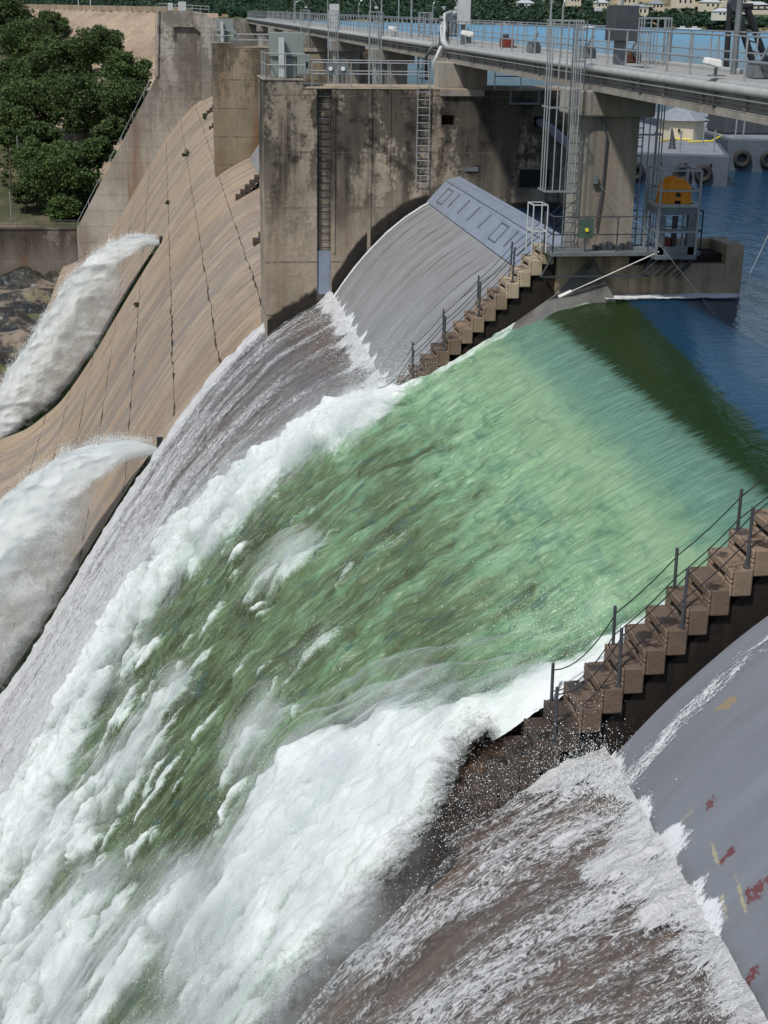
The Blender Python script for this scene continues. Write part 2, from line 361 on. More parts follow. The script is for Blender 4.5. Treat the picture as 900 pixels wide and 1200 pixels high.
# two sluice troughs, one below each tall pier
def trough(Yc):
    lo,hi=Yc-.2,Yc+3.2
    return lo,hi
cut_=1
dam=thing('spillway_dam','tan streaked concrete spillway face sloping down to the left below the piers','dam',(0,0,0))
fine_y=[]
ys=np.unique(np.round(np.concatenate([np.arange(-30,YAB+.1,1.0),[66.25,66.3,69.2,69.25,132.05,132.1,135.9,135.95]]),3))
X,Y=np.meshgrid(xs,ys,indexing='ij'); Z=conc(X)
for lo,hi in ((66.27,69.22),(132.07,135.92)):
    m=(Y>lo)&(Y<hi)
    dep=1.5*np.clip((-0.9-X)/.02,0,1)
    Z=np.where(m,Z-np.clip(dep,0,1.5),Z)
Z=Z+(fbm(X*.6,Y*.6,3,5)-.5)*.05
g=grid('spillway_face',np.stack([X,Y,Z],-1),M['spill'],parent=dam)
MB().box(-17.,-15.,-30,YAB,-34,float(conc(-17))-.12).build('toe_wall',M['conc'],dam)
mb=MB().box(12,15.2,-30,YAB,-14,-4.5); mb.build('dam_core',M['conc'],dam)
# wet algae lined trough floors
def m_trough():
    t=NT('wet algae trough'); p=t.pos(); s=t.noise(t.mapv(p,(.07,2.6,.07)),1,5,.6)
    c=t.ramp(s,[(.3,(.012,.014,.012)),(.48,(.05,.075,.022)),(.6,(.03,.034,.03)),(.75,(.16,.18,.16))])
    return t.done(t.bsdf(c,.3,t.bump(s,.4,.05)))
M['trough']=m_trough()
for lo,hi in ((66.3,69.2),(132.1,135.9)):
    tx=np.arange(-17,-.95,.3); ty=np.linspace(lo+.02,hi-.02,8); A,B=np.meshgrid(tx,ty,indexing='ij')
    grid('trough_floor',np.stack([A,B,conc(A)-1.5+.06],-1),M['trough'],parent=dam)
    for yy,s in ((lo+.0,1),(hi,-1)):
        f=MB()
        for i in range(len(tx)-1):
            a,b=float(tx[i]),float(tx[i+1]); za,zb=float(conc(a)),float(conc(b)); e=.03*s
            f.add([(a,yy+e,za-1.45),(b,yy+e,zb-1.45),(b,yy+e,zb+.02),(a,yy+e,za+.02)],[(0,1,2,3)])
        f.build('trough_side',M['trough'],dam)
# sluice mouths
for yc in (67.7,134.):
    mb=MB().box(-1.0,-.3,yc-1.0,yc+1.0,float(conc(-1))-1.2,float(conc(-1))+.45); mb.build('sluice_mouth',M['black'],dam,bevel=.03)
# construction joints across the face (dark cracks with debris)
for xj in (4.5,2.2,-.1,-2.8,-5.2,-7.5,-9.8,-12.2):
    yy=np.arange(69.6 if xj<0 else 68.,YAB-1,.25); xo=xj+(fbm(yy*.6,yy*0+xj,3,3)-.5)*.16
    wv=.009+.12*np.clip(fbm(yy*.9,yy*0+xj*3,4,7)-.48,0,1)*(1.6 if xj<0 else 1.)*np.clip((150-yy)/60,.35,1)*1.4
    if xj<-5: wv=wv*(fbm(yy*.3,yy*0+xj,2,8)>.45)+.001
    L_=np.stack([xo-wv,yy,conc(xo-wv)+.03],-1); C_=np.stack([xo,yy,conc(xo)+.05],-1); R_=np.stack([xo+wv,yy,conc(xo+wv)+.03],-1)
    seg=(yy<131.9)|(yy>136.2) if xj<0 else yy>0
    Pj=np.stack([L_,C_,R_],1)
    for part in (Pj[yy<131.9],Pj[yy>136.2]) if xj<0 else (Pj,): grid('joint',part,M['debris'],parent=dam)

# lake
def m_lake():
    t=NT('lake water'); p=t.pos(); x,y,z=t.sep(p)
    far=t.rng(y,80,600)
    w1=t.noise(t.mapv(p,(1.1,.45,1)),1.4,5,.6,1.0); w2=t.noise(t.mapv(p,(3.2,1.4,1)),1.6,4,.6,.6)
    h=t.math('ADD',w1,t.math('MULTIPLY',w2,.35))
    # current lines curl round the pier nose: calm close to the gate opening
    calm=t.rng(x,16,30,.14,1,True)
    st=t.math('MULTIPLY',calm,.95)
    b=t.n('Bump',{'Height':h,'Strength':st,'Distance':.30}).outputs[0]
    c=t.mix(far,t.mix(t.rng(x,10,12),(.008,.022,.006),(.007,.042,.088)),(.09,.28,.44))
    return t.done(t.bsdf(c,t.rng(far,0,1,.06,.28),b,0,1.33))
M['lake']=m_lake()
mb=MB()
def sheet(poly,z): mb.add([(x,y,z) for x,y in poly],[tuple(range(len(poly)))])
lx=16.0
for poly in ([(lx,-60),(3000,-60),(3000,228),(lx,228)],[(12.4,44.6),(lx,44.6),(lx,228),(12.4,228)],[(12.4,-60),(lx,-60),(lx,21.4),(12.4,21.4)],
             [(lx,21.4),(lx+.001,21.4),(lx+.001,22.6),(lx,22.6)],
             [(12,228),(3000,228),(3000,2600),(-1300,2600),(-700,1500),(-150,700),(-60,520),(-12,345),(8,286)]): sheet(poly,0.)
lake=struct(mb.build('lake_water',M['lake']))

# terrain: embankment, downstream bank, river bed, far hills
def m_ground():
    t=NT('bank ground'); p=t.pos(); x,y,z=t.sep(p)
    a=t.noise(p,.12,6,.6); b=t.noise(p,.9,5,.65)
    c=t.ramp(a,[(.35,(.045,.05,.022)),(.5,(.085,.08,.04)),(.6,(.16,.125,.085)),(.75,(.22,.17,.12))])
    c=t.mix(t.rng(b,.4,.7,0,.5),c,(.05,.06,.022))
    rip=t.ramp(t.noise(p,.07,6,.7),[(.35,(.26,.195,.14)),(.5,(.36,.27,.195)),(.65,(.42,.33,.24))])
    vg=t.noise(t.mapv(p,(.12,.12,.5)),1,5,.65); rip=t.mix(t.rng(vg,.56,.68,0,.55),rip,(.12,.13,.045))
    rip=t.mix(t.rng(t.noise(p,.8,4,.8),.45,.7,0,.5),rip,(.16,.12,.085))
    k=t.attr('rip'); c=t.mix(k,c,rip)
    return t.done(t.bsdf(c,.95,t.bump(b,.7,.4)))
M['ground']=m_ground()
def crestd(X,Y):
    pts=[(8,286),(-14,350),(-60,520),(-150,700),(-400,1000)]
    d=np.full(X.shape,1e9)
    for (ax,ay),(bx,by) in zip(pts,pts[1:]):
        t=np.clip(((X-ax)*(bx-ax)+(Y-ay)*(by-ay))/((bx-ax)**2+(by-ay)**2),0,1)
        d=np.minimum(d,np.hypot(X-ax-t*(bx-ax),Y-ay-t*(by-ay)))
    return d
def terr(X,Y):
    g=-24.9+.22*(Y-YAB)+(fbm(X*.06,Y*.06,4,3)-.5)*3*sst(YAB,YAB+14,Y)
    g=np.minimum(g,-2+.03*(Y-YAB)); g=np.minimum(g, 8)
    e=7.4-.74*np.maximum(crestd(X,Y)-3.5,0)
    return np.maximum(g,e),sst(-.4,.6,e-g)
tx=np.arange(-260,12,1.6); ty=np.concatenate([np.arange(YAB+.7,330,1.2),np.arange(330,1000,6)])
X,Y=np.meshgrid(tx,ty,indexing='ij'); Zt,rp=terr(X,Y)
struct(grid('bank_ground',np.stack([X,Y,Zt],-1),M['ground'],{'rip':rp}))
def m_bed():
    t=NT('river bed'); p=t.pos(); a=t.noise(p,.22,6,.65); b=t.noise(t.mapv(p,(1,.5,1)),.7,6,.7)
    c=t.ramp(a,[(.40,(.022,.024,.02)),(.5,(.05,.045,.035)),(.56,(.20,.165,.125)),(.72,(.30,.25,.19))])
    c=t.mix(t.rng(b,.58,.7,0,.8),c,(.33,.33,.32)); g=t.noise(p,.11,3); c=t.mix(t.rng(g,.60,.68,0,.8),c,(.12,.16,.02))
    return t.done(t.bsdf(c,t.rng(a,.42,.55,.12,.9),t.bump(t.math('ADD',a,b),.8,.6)))
M['bed']=m_bed()
tx=np.arange(-170,-12,1.); ty=np.arange(-80,YAB+.5,1.)
X,Y=np.meshgrid(tx,ty,indexing='ij'); rock=np.maximum(fbm(X*.13,Y*.13,5,9)-.5,0)*9*sst(120,190,Y)*sst(-12,-22,X)
struct(grid('river_bed',np.stack([X,Y,-32.3+rock+(fbm(X*.6,Y*.6,3,2)-.5)*.6*sst(120,190,Y)],-1),M['bed']))
mb=MB(); mb.add([(-4000,-4000,-34),(4000,-4000,-34),(4000,4000,-34),(-4000,4000,-34)],[(0,1,2,3)])
struct(mb.build('ground',M['ground']))
# far shore hills
SH=[(-1200,2300),(-600,1900),(-150,1500),(60,1230),(164,1107),(367,868),(640,700),(1100,500)]
def shd(X,Y):
    d=np.full(X.shape,1e9)
    for (ax,ay),(bx,by) in zip(SH,SH[1:]):
        t=np.clip(((X-ax)*(bx-ax)+(Y-ay)*(by-ay))/((bx-ax)**2+(by-ay)**2),0,1)
        dd=np.hypot(X-ax-t*(bx-ax),Y-ay-t*(by-ay)); nx,ny=-(by-ay),(bx-ax); L=math.hypot(nx,ny)
        sgn=np.sign((X-ax)*nx/L+(Y-ay)*ny/L)
        d=np.where(dd<np.abs(d),dd*sgn,d)
    return d
def hillz(X,Y):
    d=shd(X,Y); return np.where(d<0,-3.,np.minimum(1.0+d*.14,14+d*.05)+(fbm(X*.008,Y*.008,4,4)-.5)*20*sst(20,160,d))
def m_hill():
    t=NT('far hill ground'); p=t.pos(); a=t.noise(p,.02,5,.6)
    c=t.ramp(a,[(.4,(.05,.075,.03)),(.52,(.10,.10,.05)),(.62,(.38,.29,.18))]); return t.done(t.bsdf(c,.95))
tx=np.arange(-1500,1500,12.); ty=np.arange(450,3000,12.)
X,Y=np.meshgrid(tx,ty,indexing='ij'); H=hillz(X,Y)
struct(grid('hills',np.stack([X,Y,H],-1),m_hill()))

# foliage
def m_leaf(name,d,l,pale=0):
    t=NT(name); k=t.attr('tone'); p=t.pos(); n=t.noise(p,.35,3)
    c=t.ramp(t.math('ADD',t.math('MULTIPLY',k,.7),t.math('MULTIPLY',n,.3)),[(.1,d),(.5,tuple((a+b)/2 for a,b in zip(d,l))),(.9,l)])
    a=t.bsdf(c,.65,None,0,1.4,.3); tr=t.n('BsdfTranslucent',{'Color':c}).outputs[0]
    return t.done(t.n('MixShader',{0:.25,1:a,2:tr}).outputs[0])
M['leafdark']=m_leaf('dark foliage',(.036,.064,.024),(.12,.175,.06))
M['leafmid']=m_leaf('mid green foliage',(.042,.078,.025),(.125,.185,.06))
M['leafpale']=m_leaf('dusty green foliage',(.05,.07,.028),(.12,.15,.06))
M['leafblue']=m_leaf('distant foliage',(.030,.060,.040),(.075,.125,.07))  # bluish haze of distance put into the leaf colour
M['bark']=plain('bark',(.10,.075,.05),.9)
def leafcloud(n_cl,per,rad,flat=.75,leaf=.42,seed=1,zbias=0):
    g=np.random.default_rng(seed); V=[];T=[]
    for i in range(n_cl):
        d=g.normal(size=3); d/=np.linalg.norm(d); r=g.uniform(.35,1)**.6
        c=d*r*rad*.78; c[2]=c[2]*flat+zbias; cr=rad*g.uniform(.17,.36); tn=g.uniform(0,1)
        q=g.normal(size=(per,3)); q/=np.linalg.norm(q,axis=1)[:,None]; q=q*cr*g.uniform(.55,1.08,(per,1)); q[:,2]*=.72
        q+=c
        a=g.normal(size=(per,3)); a[:,2]*=.6; a/=np.linalg.norm(a,axis=1)[:,None]; b=np.cross(a,g.normal(size=(per,3))); b/=np.linalg.norm(b,axis=1)[:,None]
        s=leaf*g.uniform(.5,1.2,(per,1))
        V.append(np.stack([q-a*s*.5-b*s*.3,q+a*s*.5-b*s*.3,q+a*s*.45+b*s*.35,q-a*s*.45+b*s*.35],1))
        T.append(np.clip(tn*.6+g.uniform(0,.4,per),0,1))
    V=np.concatenate(V); T=np.concatenate(T); return V,T
def quads(name,V,T,mat,parent=None):
    n=len(V); me=bpy.data.meshes.new(name); me.vertices.add(n*4); me.vertices.foreach_set('co',V.reshape(-1).astype(np.float32))
    me.loops.add(n*4); me.loops.foreach_set('vertex_index',np.arange(n*4,dtype=np.int32)); me.polygons.add(n)
    me.polygons.foreach_set('loop_start',np.arange(0,n*4,4,dtype=np.int32)); me.polygons.foreach_set('loop_total',np.full(n,4,dtype=np.int32)); me.update(calc_edges=True)
    at=me.attributes.new('tone','FLOAT','POINT'); at.data.foreach_set('value',np.repeat(T,4).astype(np.float32)); me.materials.append(mat)
    o=bpy.data.objects.new(name,me); col.objects.link(o)
    if parent is not None: o.parent=parent; o['_o']=parent['_o']
    return o
def tree(name,label,x,y,zc,rad,mat,seed,group,n_cl=60,per=170,flat=.8,leaf=None):
    z0=float(terr(np.array([x]),np.array([y]))[0][0]) if x<12 else float(zc-rad)
    t=thing(name,label,'tree' if rad>3 else 'shrub',(x,y,z0),group)
    V,T=leafcloud(n_cl,per,rad,flat,leaf or .10*rad**.5+.16,seed); V[...,2]+=zc-z0
    quads('crown',V,T,mat,t)
    g=random.Random(seed); mb=MB(); h=max(zc-z0,.5)
    mb.tube([(x,y,z0-.5),(x+.1*rad,y,z0+h*.5),(x,y,z0+h+rad*.3)],[rad*.06+.05,rad*.045+.03,rad*.02+.01],8)
    for k in range(7):
        a=g.uniform(0,2*PI); b=rad*g.uniform(.4,.75); zz=z0+h*g.uniform(.4,.9)
        mb.tube([(x,y,zz),(x+math.cos(a)*b*.5,y+math.sin(a)*b*.5,zz+b*.4),(x+math.cos(a)*b,y+math.sin(a)*b,zz+b*.7)],[rad*.03+.02,rad*.018+.01,.015],6)
    mb.build('trunk',M['bark'],t); return t
def pix(px,py,Yp):
    d=_r*((px-450)/F_PX)+_u*(-(py-600)/F_PX)+_f; s=Yp/d[1]; return float(d[0]*s),float(8.5+d[2]*s)
TR=[ # px, py, depth, radius px, material, label   (planning pixels; each tree stands at its own place on the bank)
(66,205,238,50,'leafmid','round bright green tree in front of the dark grove beside the retaining wall'),
(112,178,241,25,'leafmid','green tree touching the sloping abutment wall edge'),
(38,180,243,26,'leafmid','green tree left behind the round bright one'),
(75,243,234,24,'leafmid','low leafy tree just behind the retaining wall top'),
(28,225,236,18,'leafpale','small grey green tree at the left foot of the bright tree'),
(8,160,246,15,'leafmid','small pale green bush at the left picture edge above the path'),
(30,128,262,46,'leafdark','broad dark tree low on the left of the dense grove'),
(95,120,260,48,'leafdark','wide dark tree in the middle of the dense grove'),
(146,118,252,34,'leafdark','dark tree leaning over the abutment wall edge'),
(150,84,262,30,'leafmid','lighter green tree at the upper right corner of the grove'),
(118,52,285,30,'leafdark','tallest pointed dark tree at the grove top'),
(70,80,288,44,'leafdark','dark rounded tree at the upper middle of the grove'),
(20,90,300,34,'leafdark','dark tree below the gap at the left picture edge'),
(30,45,330,34,'leafdark','dark tree in the top left corner group with a bulging crown'),
(60,28,338,22,'leafdark','smaller dark tree right of the top left group'),
(5,15,345,32,'leafdark','dark tree cut by the top left corner of the picture'),
(92,58,300,22,'leafmid','mid green tree between the corner group and the pointed tree'),
(168,140,247,16,'leafpale','thin dusty shrub against the abutment wall slope'),
(45,165,250,30,'leafdark','dark tree directly above the bright green one'),
(130,155,246,22,'leafdark','dark low tree below the leaning one'),
]
for i,(px,py,Yp,rp_,mt,lb) in enumerate(TR):
    x,zc=pix(px,py,Yp); rad=rp_*Yp/1650.
    tree('tree' if rad>2.6 else 'shrub',lb,x,Yp,zc,rad,M[mt],50+i,'trees on the far bank',n_cl=int(34+rad*5),per=190)
# undergrowth fills the floor of the grove
V,T=leafcloud(10,10,1,seed=3); vs=[];ts=[]
g=np.random.default_rng(5)
for k in range(900):
    x=g.uniform(-62,-8); y=g.uniform(236,330); 
    zt,rpv=terr(np.array([x]),np.array([y]))
    if rpv[0]>.5 or y<240+max(0,(x+22))*0 and g.random()<.5: continue
    if fbm(np.array([x*.08]),np.array([y*.08]),3,8)[0]<.42: continue
    v,tn=leafcloud(3,26,g.uniform(.9,2.2),.7,.4,seed=1000+k); v=v+np.array([x,y,float(zt[0])+.5]); vs.append(v); ts.append(tn)
o=quads('undergrowth',np.concatenate(vs),np.concatenate(ts),M['leafdark']); tag(o,'low dark undergrowth between the bank trees','undergrowth',kind='stuff')
# far wooded shore: a mass of small crowns
vs=[];ts=[]; g=np.random.default_rng(9); n=0
while n<5200:
    u=g.uniform(0,1); k=g.integers(0,len(SH)-1); ax,ay=SH[k]; bx,by=SH[k+1]; dd=g.exponential(90)+2
    nx,ny=-(by-ay),(bx-ax); L=math.hypot(nx,ny); x=ax+(bx-ax)*u+nx/L*dd; y=ay+(by-ay)*u+ny/L*dd
    ang=(x/y)
    if ang<-.25 or ang>.50: continue
    if dd>25 and x/y>.28 and fbm(np.array([x*.02]),np.array([y*.02]),3,8)[0]<.60: 
        n+=1; continue
    z=float(hillz(np.array([x]),np.array([y]))[0]); r=g.uniform(3.2,6.5)
    v,tn=leafcloud(6,11,r,.75,2.2,seed=int(g.integers(1,1e6))); vs.append(v+np.array([x,y,z+r*.55])); ts.append(tn*.8+g.uniform(0,.2)); n+=1
o=quads('shore_wood',np.concatenate(vs),np.concatenate(ts),M['leafblue']); tag(o,'continuous wood of green trees along the far lake shore','wood',kind='stuff')
# houses on the far shore
HP=[(505,14,1130),(522,17,1120),(615,9,1080),(640,5,1100),(672,3,1040),(704,8,1030),(735,4,1010),(768,10,980),(800,5,960),(832,9,940),(862,4,930),(885,12,900),(845,19,890),(748,16,960)]
HL=['white house with a pale roof left among the shore trees','second low white house close beside the leftmost shore house','small white house above the bridge rail near the centre','cream house high on the slope right of the small white house','cream house with a terracotta roof at the top edge','cream house above the tall grey cabinet on the bridge','cream house at the top edge right of the grey cabinet','cream house near the lamp pole on the dry slope','cream house with terracotta roof right of the lamp pole','sandy house on the dry slope left of the black crane','cream house at the top edge behind the black crane','sandy house at the right picture edge on the slope','low house near the water behind the black crane arm','low cream house beside the shore between cabinet and pole']
for i,((px,py,Yp),lb) in enumerate(zip(HP,HL)):
    x,z=pix(px,py,Yp); z=max(z,float(hillz(np.array([x]),np.array([float(Yp)]))[0])-.5)
    t=thing('house',lb,'house',(x,Yp,z),'houses on the far shore'); w=random.uniform(4,8); d=5; h=random.uniform(2.6,4.5)
    mb=MB().box(x-w,x+w,Yp-d,Yp+d,z-2.5,z+h); mb.build('wall',M['cream'] if i>2 else M['white'],t)
    mb=MB().add([(x-w-.5,Yp-d-.5,z+h),(x+w+.5,Yp-d-.5,z+h),(x+w+.5,Yp+d+.5,z+h),(x-w-.5,Yp+d+.5,z+h),(x-w*.5,Yp,z+h+2),(x+w*.5,Yp,z+h+2)],[(0,1,5,4),(1,2,5),(2,3,4,5),(3,0,4),(3,2,1,0)])
    mb.build('roof',M['terr'] if i in(4,8) else (M['roofg'] if i%3==1 else M['lightcab']),t)
    for k in (-1,0,1):
        MB().box(x+k*w*.55-.6,x+k*w*.55+.6,Yp-d-.08,Yp-d+.02,z+.8,z+h*.7).build('window',M['black'],t)
for (px,py,lb) in [(801,30,'tiny white boat by the far shore, left one'),(815,31,'tiny white boat by the far shore, right one'),(690,30,'tiny pale boat near the shore trees')]:
    Yp=900; x,z=pix(px,py,Yp); t=thing('boat',lb,'boat',(x,Yp,0),'boats by the far shore')
    mb=MB().vprism([(x-4,Yp-1),(x+2.5,Yp-1.1),(x+4.5,Yp),(x+2.5,Yp+1.1),(x-4,Yp+1)],-.2,1.1); mb.build('hull',M['white'],t,bevel=.1)
    MB().box(x-2,x+1,Yp-.8,Yp+.8,1.1,2.2).build('cabin',M['lightcab'],t,bevel=.1)

# ================================================================== DAM STRUCTURES
def railing(mb_post,mb_rail,pts,h=1.07,posts=1.6,r=.025,mids=(.55,)):
    for a,b in zip(pts,pts[1:]):
        a=Vector(a); b=Vector(b); L=(b-a).length; n=max(1,round(L/posts))
        for k in range(n+1):
            p=a.lerp(b,k/n); mb_post.tube([p,p+Vector((0,0,h))],r,6)
        for q in (1,)+mids: mb_rail.tube([a+Vector((0,0,h*q)),b+Vector((0,0,h*q))],r,6)
def add_railing(parent,pts,h=1.07,posts=1.6,r=.028,mids=(.55,),mat='rail'):
    a=MB(); railing(a,a,pts,h,posts,r,mids); return a.build('railing',M[mat],parent)
# bridge
BX0,BX1=13.0,16.2
bridge=thing('service_bridge','long concrete service bridge with grey railings running along the dam crest','bridge',(14.6,60,6))
sup=[0,22,44,66,88,110,132,154,176,198,220]
mb=MB().box(BX0,BX1,-12,232,6.84,6.98); mb.build('deck',M['asphalt'],bridge,bevel=.02)
mb=MB().box(BX0-.14,BX0+.22,-12,232,6.825,7.1).box(BX1-.22,BX1+.12,-12,232,6.80,7.1); mb.build('edge_curb',M['pipe'],bridge,bevel=.05)
for a,b in zip([-12]+sup,sup+[232]):
    mb=MB()
    for xg in (BX0+.0,BX1-.0):
        mb.prism([(xg-.2,6.3),(xg+.2,6.3),(xg+.2,6.45),(xg+.08,6.5),(xg+.08,6.78),(xg+.14,6.82),(xg-.14,6.82),(xg-.08,6.78),(xg-.08,6.5),(xg-.2,6.45)],a+.06,b-.06)
    mb.build('girder',M['column'],bridge)
for y in np.arange(-10,232,2.75): MB().box(BX0-.17,BX0-.075,y-.07,y+.07,6.49,6.79).build('stiffener',M['column'],bridge)
for x in (BX0+.02,BX1-.02): add_railing(bridge,[(x,-12,7.1),(x,232,7.1)],.98,1.75,.026,(.45,))
for zz,xx in ((6.74,BX0-.22),(6.62,BX0-.19),(6.52,BX0-.21)):
    MB().tube([(xx,-12,zz),(xx,232,zz)],.016 if zz<6.7 else .025,6).build('conduit',M['darkrail'] if zz<6.7 else M['pipe'],bridge)
for y in np.arange(22,120,5.5): MB().box(BX0-.24,BX0-.17,y-.03,y+.03,6.46,6.8).build('conduit_clamp',M['darkrail'],bridge)
# pipe on the bridge edge
pp=tag(MB().tube([(BX0-.22,-12,6.93),(BX0-.22,66,6.95),(BX0-.22,67.3,6.9)],.105,14).build('water_pipe',M['pipe'],smooth=True),'thick pale grey pipe clamped along the near bridge edge','pipe')
pp=tag(MB().tube([(BX0-.22,69.5,6.95),(BX0-.22,230,6.9)],.12,12).build('water_pipe',M['pipe'],smooth=True),'pale pipe continuing along the far part of the bridge','pipe')
# hose assembly where the pipe breaks
t=thing('hose_loop','pale grey flexible hoses looping over a cylinder at the pipe joint','hose',(BX0-.3,67.6,6.9))
for k,dx in enumerate((0,.32)):
    y0_=66.9+k*.35
    MB().tube([(BX0-.2,y0_-.5,6.95),(BX0-.3,y0_-.2,7.2),(BX0-.32,y0_,7.8),(BX0-.2+dx,y0_+.25,8.35),(BX0+.1+dx,y0_+.6,8.45),(BX0+.25+dx,y0_+.8,8.1),(BX0+.2+dx,y0_+.9,7.4)],[.13,.13,.12,.11,.11,.11,.11],10).build('hose',M['lightcab'],t,smooth=True)
MB().tube([(BX0-.1,67.9,6.7),(BX0-.1,67.9,8.3)],.24,16).build('cylinder',M['steel'],t,smooth=True)
for zz in (6.9,7.5,8.1): MB().tube([(BX0-.1,67.9,zz),(BX0-.1,67.9,zz+.08)],.27,16).build('band',M['darkrail'],t)
MB().tube([(BX0-.45,66.6,7.0),(BX0-.75,66.7,6.3),(BX0-.6,67.0,5.5)],.08,8).build('drop_hose',M['lightcab'],t,smooth=True)
MB().tube([(BX0-.3,69.0,7.2),(BX0-.7,69.2,6.4),(BX0-.6,69.4,5.4)],.08,8).build('drop_hose',M['steel'],t,smooth=True)

def bent_ladder(mb,x,y0,y1,z0,z1,st=.3,r=.02,axis='y'):
    for y in (y0,y1): mb.tube([(x,y,z0),(x,y,z1)],r,6) if axis=='y' else mb.tube([(y,x,z0),(y,x,z1)],r,6)
    z=z0+.15
    while z<z1:
        mb.tube([(x,y0,z),(x,y1,z)],r*.8,5) if axis=='y' else mb.tube([(y0,x,z),(y1,x,z)],r*.8,5)
        z+=st
def caged(name,label,x0,x1,y0,y1,z0,z1,lx0,lx1,lz0,group='caged access ladders',mat='rail'):
    t=thing(name,label,'ladder',(x0,y0,lz0),group)
    mb=MB()
    n=4
    for k in range(n+1):
        xx=x0+(x1-x0)*k/n; mb.tube([(xx,y0,z0),(xx,y0,z1)],.022,6)
    for k in range(1,3):
        yy=y0+(y1-y0)*k/3; mb.tube([(x0,yy,z0),(x0,yy,z1)],.022,6); mb.tube([(x1,yy,z0),(x1,yy,z1)],.022,6)
    for zz in (z0,z0+(z1-z0)*.5,z1): 
        for a,b in (((x0,y0),(x1,y0)),((x0,y0),(x0,y1)),((x1,y0),(x1,y1))): mb.bar((a[0],a[1],zz),(b[0],b[1],zz),.03,.06)
    mb.build('cage',M[mat],t)
    m2=MB(); bent_ladder(m2,y1,lx0,lx1,lz0,z1,axis='x',r=.025); m2.build('rungs',M[mat if mat!='rail' else 'steel'],t)
    return t

# ---- tall pier factory
def tall_pier(Yc,mat,label,full):
    y0,y1=Yc-1.8,Yc+1.8
    t=thing('pier',label,'pier',(10,Yc,0))
    poly=[(4.25,-40),(18.4,-40),(18.4,5.2),(6.0,5.2),(6.0,5.53),(4.25,5.53)]
    # recesses (ladder slot and windows) are cut as real pockets
    mb=MB().prism(poly,y0,y1) if not full else MB()
    if full:
        # front skin with a ladder slot between x 6.6 and 7.25
        mb.prism([(4.25,-40),(6.6,-40),(6.6,5.2),(6.0,5.2),(6.0,5.53),(4.25,5.53)],y0,y1)
        mb.prism([(6.6,-40),(7.25,-40),(7.25,5.2),(6.6,5.2)],y0+.25,y1)
        mb.prism([(7.25,-40),(12.12,-40),(12.12,5.2),(7.25,5.2)],y0,y1)
        for a,b,c,d in ((12.12,12.78,3.68,4.12),(16.5,17.15,3.55,4.08),(13.7,14.3,1.6,1.9)):
            pass
        xsn=[12.12,12.2,12.8,16.45,17.15,18.4]
        mb.box(12.12,12.2,y0,y1,-40,5.2)
        mb.box(12.2,12.8,y0,y1,-40,3.68).box(12.2,12.8,y0,y1,4.12,5.2).box(12.2,12.8,y0+1.2,y1,3.68,4.12)
        mb.box(12.8,16.45,y0,y1,-40,5.2)
        mb.box(16.45,17.15,y0,y1,-40,3.66).box(16.45,17.15,y0,y1,4.08,5.2).box(16.45,17.15,y0+1.2,y1,3.66,4.08)
        mb.box(17.15,18.4,y0,y1,-40,5.2)
    body=mb.build('pier_body',mat,t)
    MB().box(4.2,6.03,y0-.04,y1+.04,5.53,5.60).build('coping',M['conc'],t,bevel=.02)
    MB().box(6.03,18.45,y0-.03,y1+.03,5.2,5.25).build('coping',M['stairpale'],t,bevel=.02)
    MB().box(12.3,14.4,Yc-1.0,Yc+1.0,5.24,6.34).build('bridge_seat',M['column'],t,bevel=.03)
    MB().prism([(12.1,4.95),(14.1,4.95),(14.1,5.22),(12.1,5.22)],y0-.12,y0).build('corbel',M['column'],t)
    a=5.25; add_railing(t,[(4.4,y1-.2,5.6),(4.4,y0+.2,5.6),(6.1,y0+.2,5.6)],1.05,1.0)
    add_railing(t,[(6.4,y0+.15,a),(11.6,y0+.15,a)],1.05,1.7)
    add_railing(t,[(6.4,y1-.2,a),(12.2,y1-.2,a)],1.05,1.7)
    if full:
        add_railing(t,[(14.6,y0+.15,a),(18.2,y0+.15,a)],1.0,1.2)
        for x in (7.0,7.55): MB().box(x,x+.42,y0+.1,y0+.16,a+.55,a+1.05).build('rail_panel',M['steel'],t)
        for x in (7.1,7.65): 
            MB().tube([(x+.1,y0+.09,a+.8),(x+.1,y0+.04,a+.8)],.09,12).build('gauge',M['white'],t)
        m2=MB(); bent_ladder(m2,y0+.12,6.68,7.18,-3.6,5.2,axis='x',st=.32,r=.022); m2.build('slot_ladder',M['darkrail'],t)
        MB().box(6.61,7.24,y0+.1,y0+.2,-3.9,-1.9).build('slot_gate',M['flap'],t)
        m2=MB(); bent_ladder(m2,y0-.14,11.08,11.62,1.0,6.1,axis='x',st=.33,r=.024)
        for z in (1.1,5.0): m2.bar((11.08,y0-.14,z),(11.08,y0,z),.05).bar((11.62,y0-.14,z),(11.62,y0,z),.05)
        m2.build('wall_ladder',M['rail'],t)
        MB().box(15.2,16.6,y0-.35,y0-.02,4.62,4.70).bar((15.25,y0-.3,4.66),(15.25,y0-.3,5.2),.06).bar((16.55,y0-.3,4.66),(16.55,y0-.3,5.2),.06).build('hanging_bracket',M['steel'],t)
        for a0,a1 in ((8.9,9.05),(9.8,9.9),(7.32,7.42)): MB().box(a0,a1,y0-.045,y0-.005,1.5 if a0>9 else -2,5.18).build('wall_conduit',M['pier'],t)
        # pocket covers low on the wall
        MB().box(13.35,13.95,y0-.05,y0-.01,1.66,1.86).build('cover_plate',M['steel'],t)
        MB().box(15.9,17.3,y0-.06,y0-.01,.95,1.75).build('low_recess',M['black'],t)
        MB().tube([(16.7,y0+.6,3.9),(16.9,y0-1.3,3.65),(17.2,y0-5,2.9),(17.7,y0-11,1.9)],.2,12).build('outlet_pipe',M['flap'],t,smooth=True)
    return t
p1=tall_pier(66,M['pier'],'tall pier of dark stained concrete with a slot ladder, beside the grey gate',True)
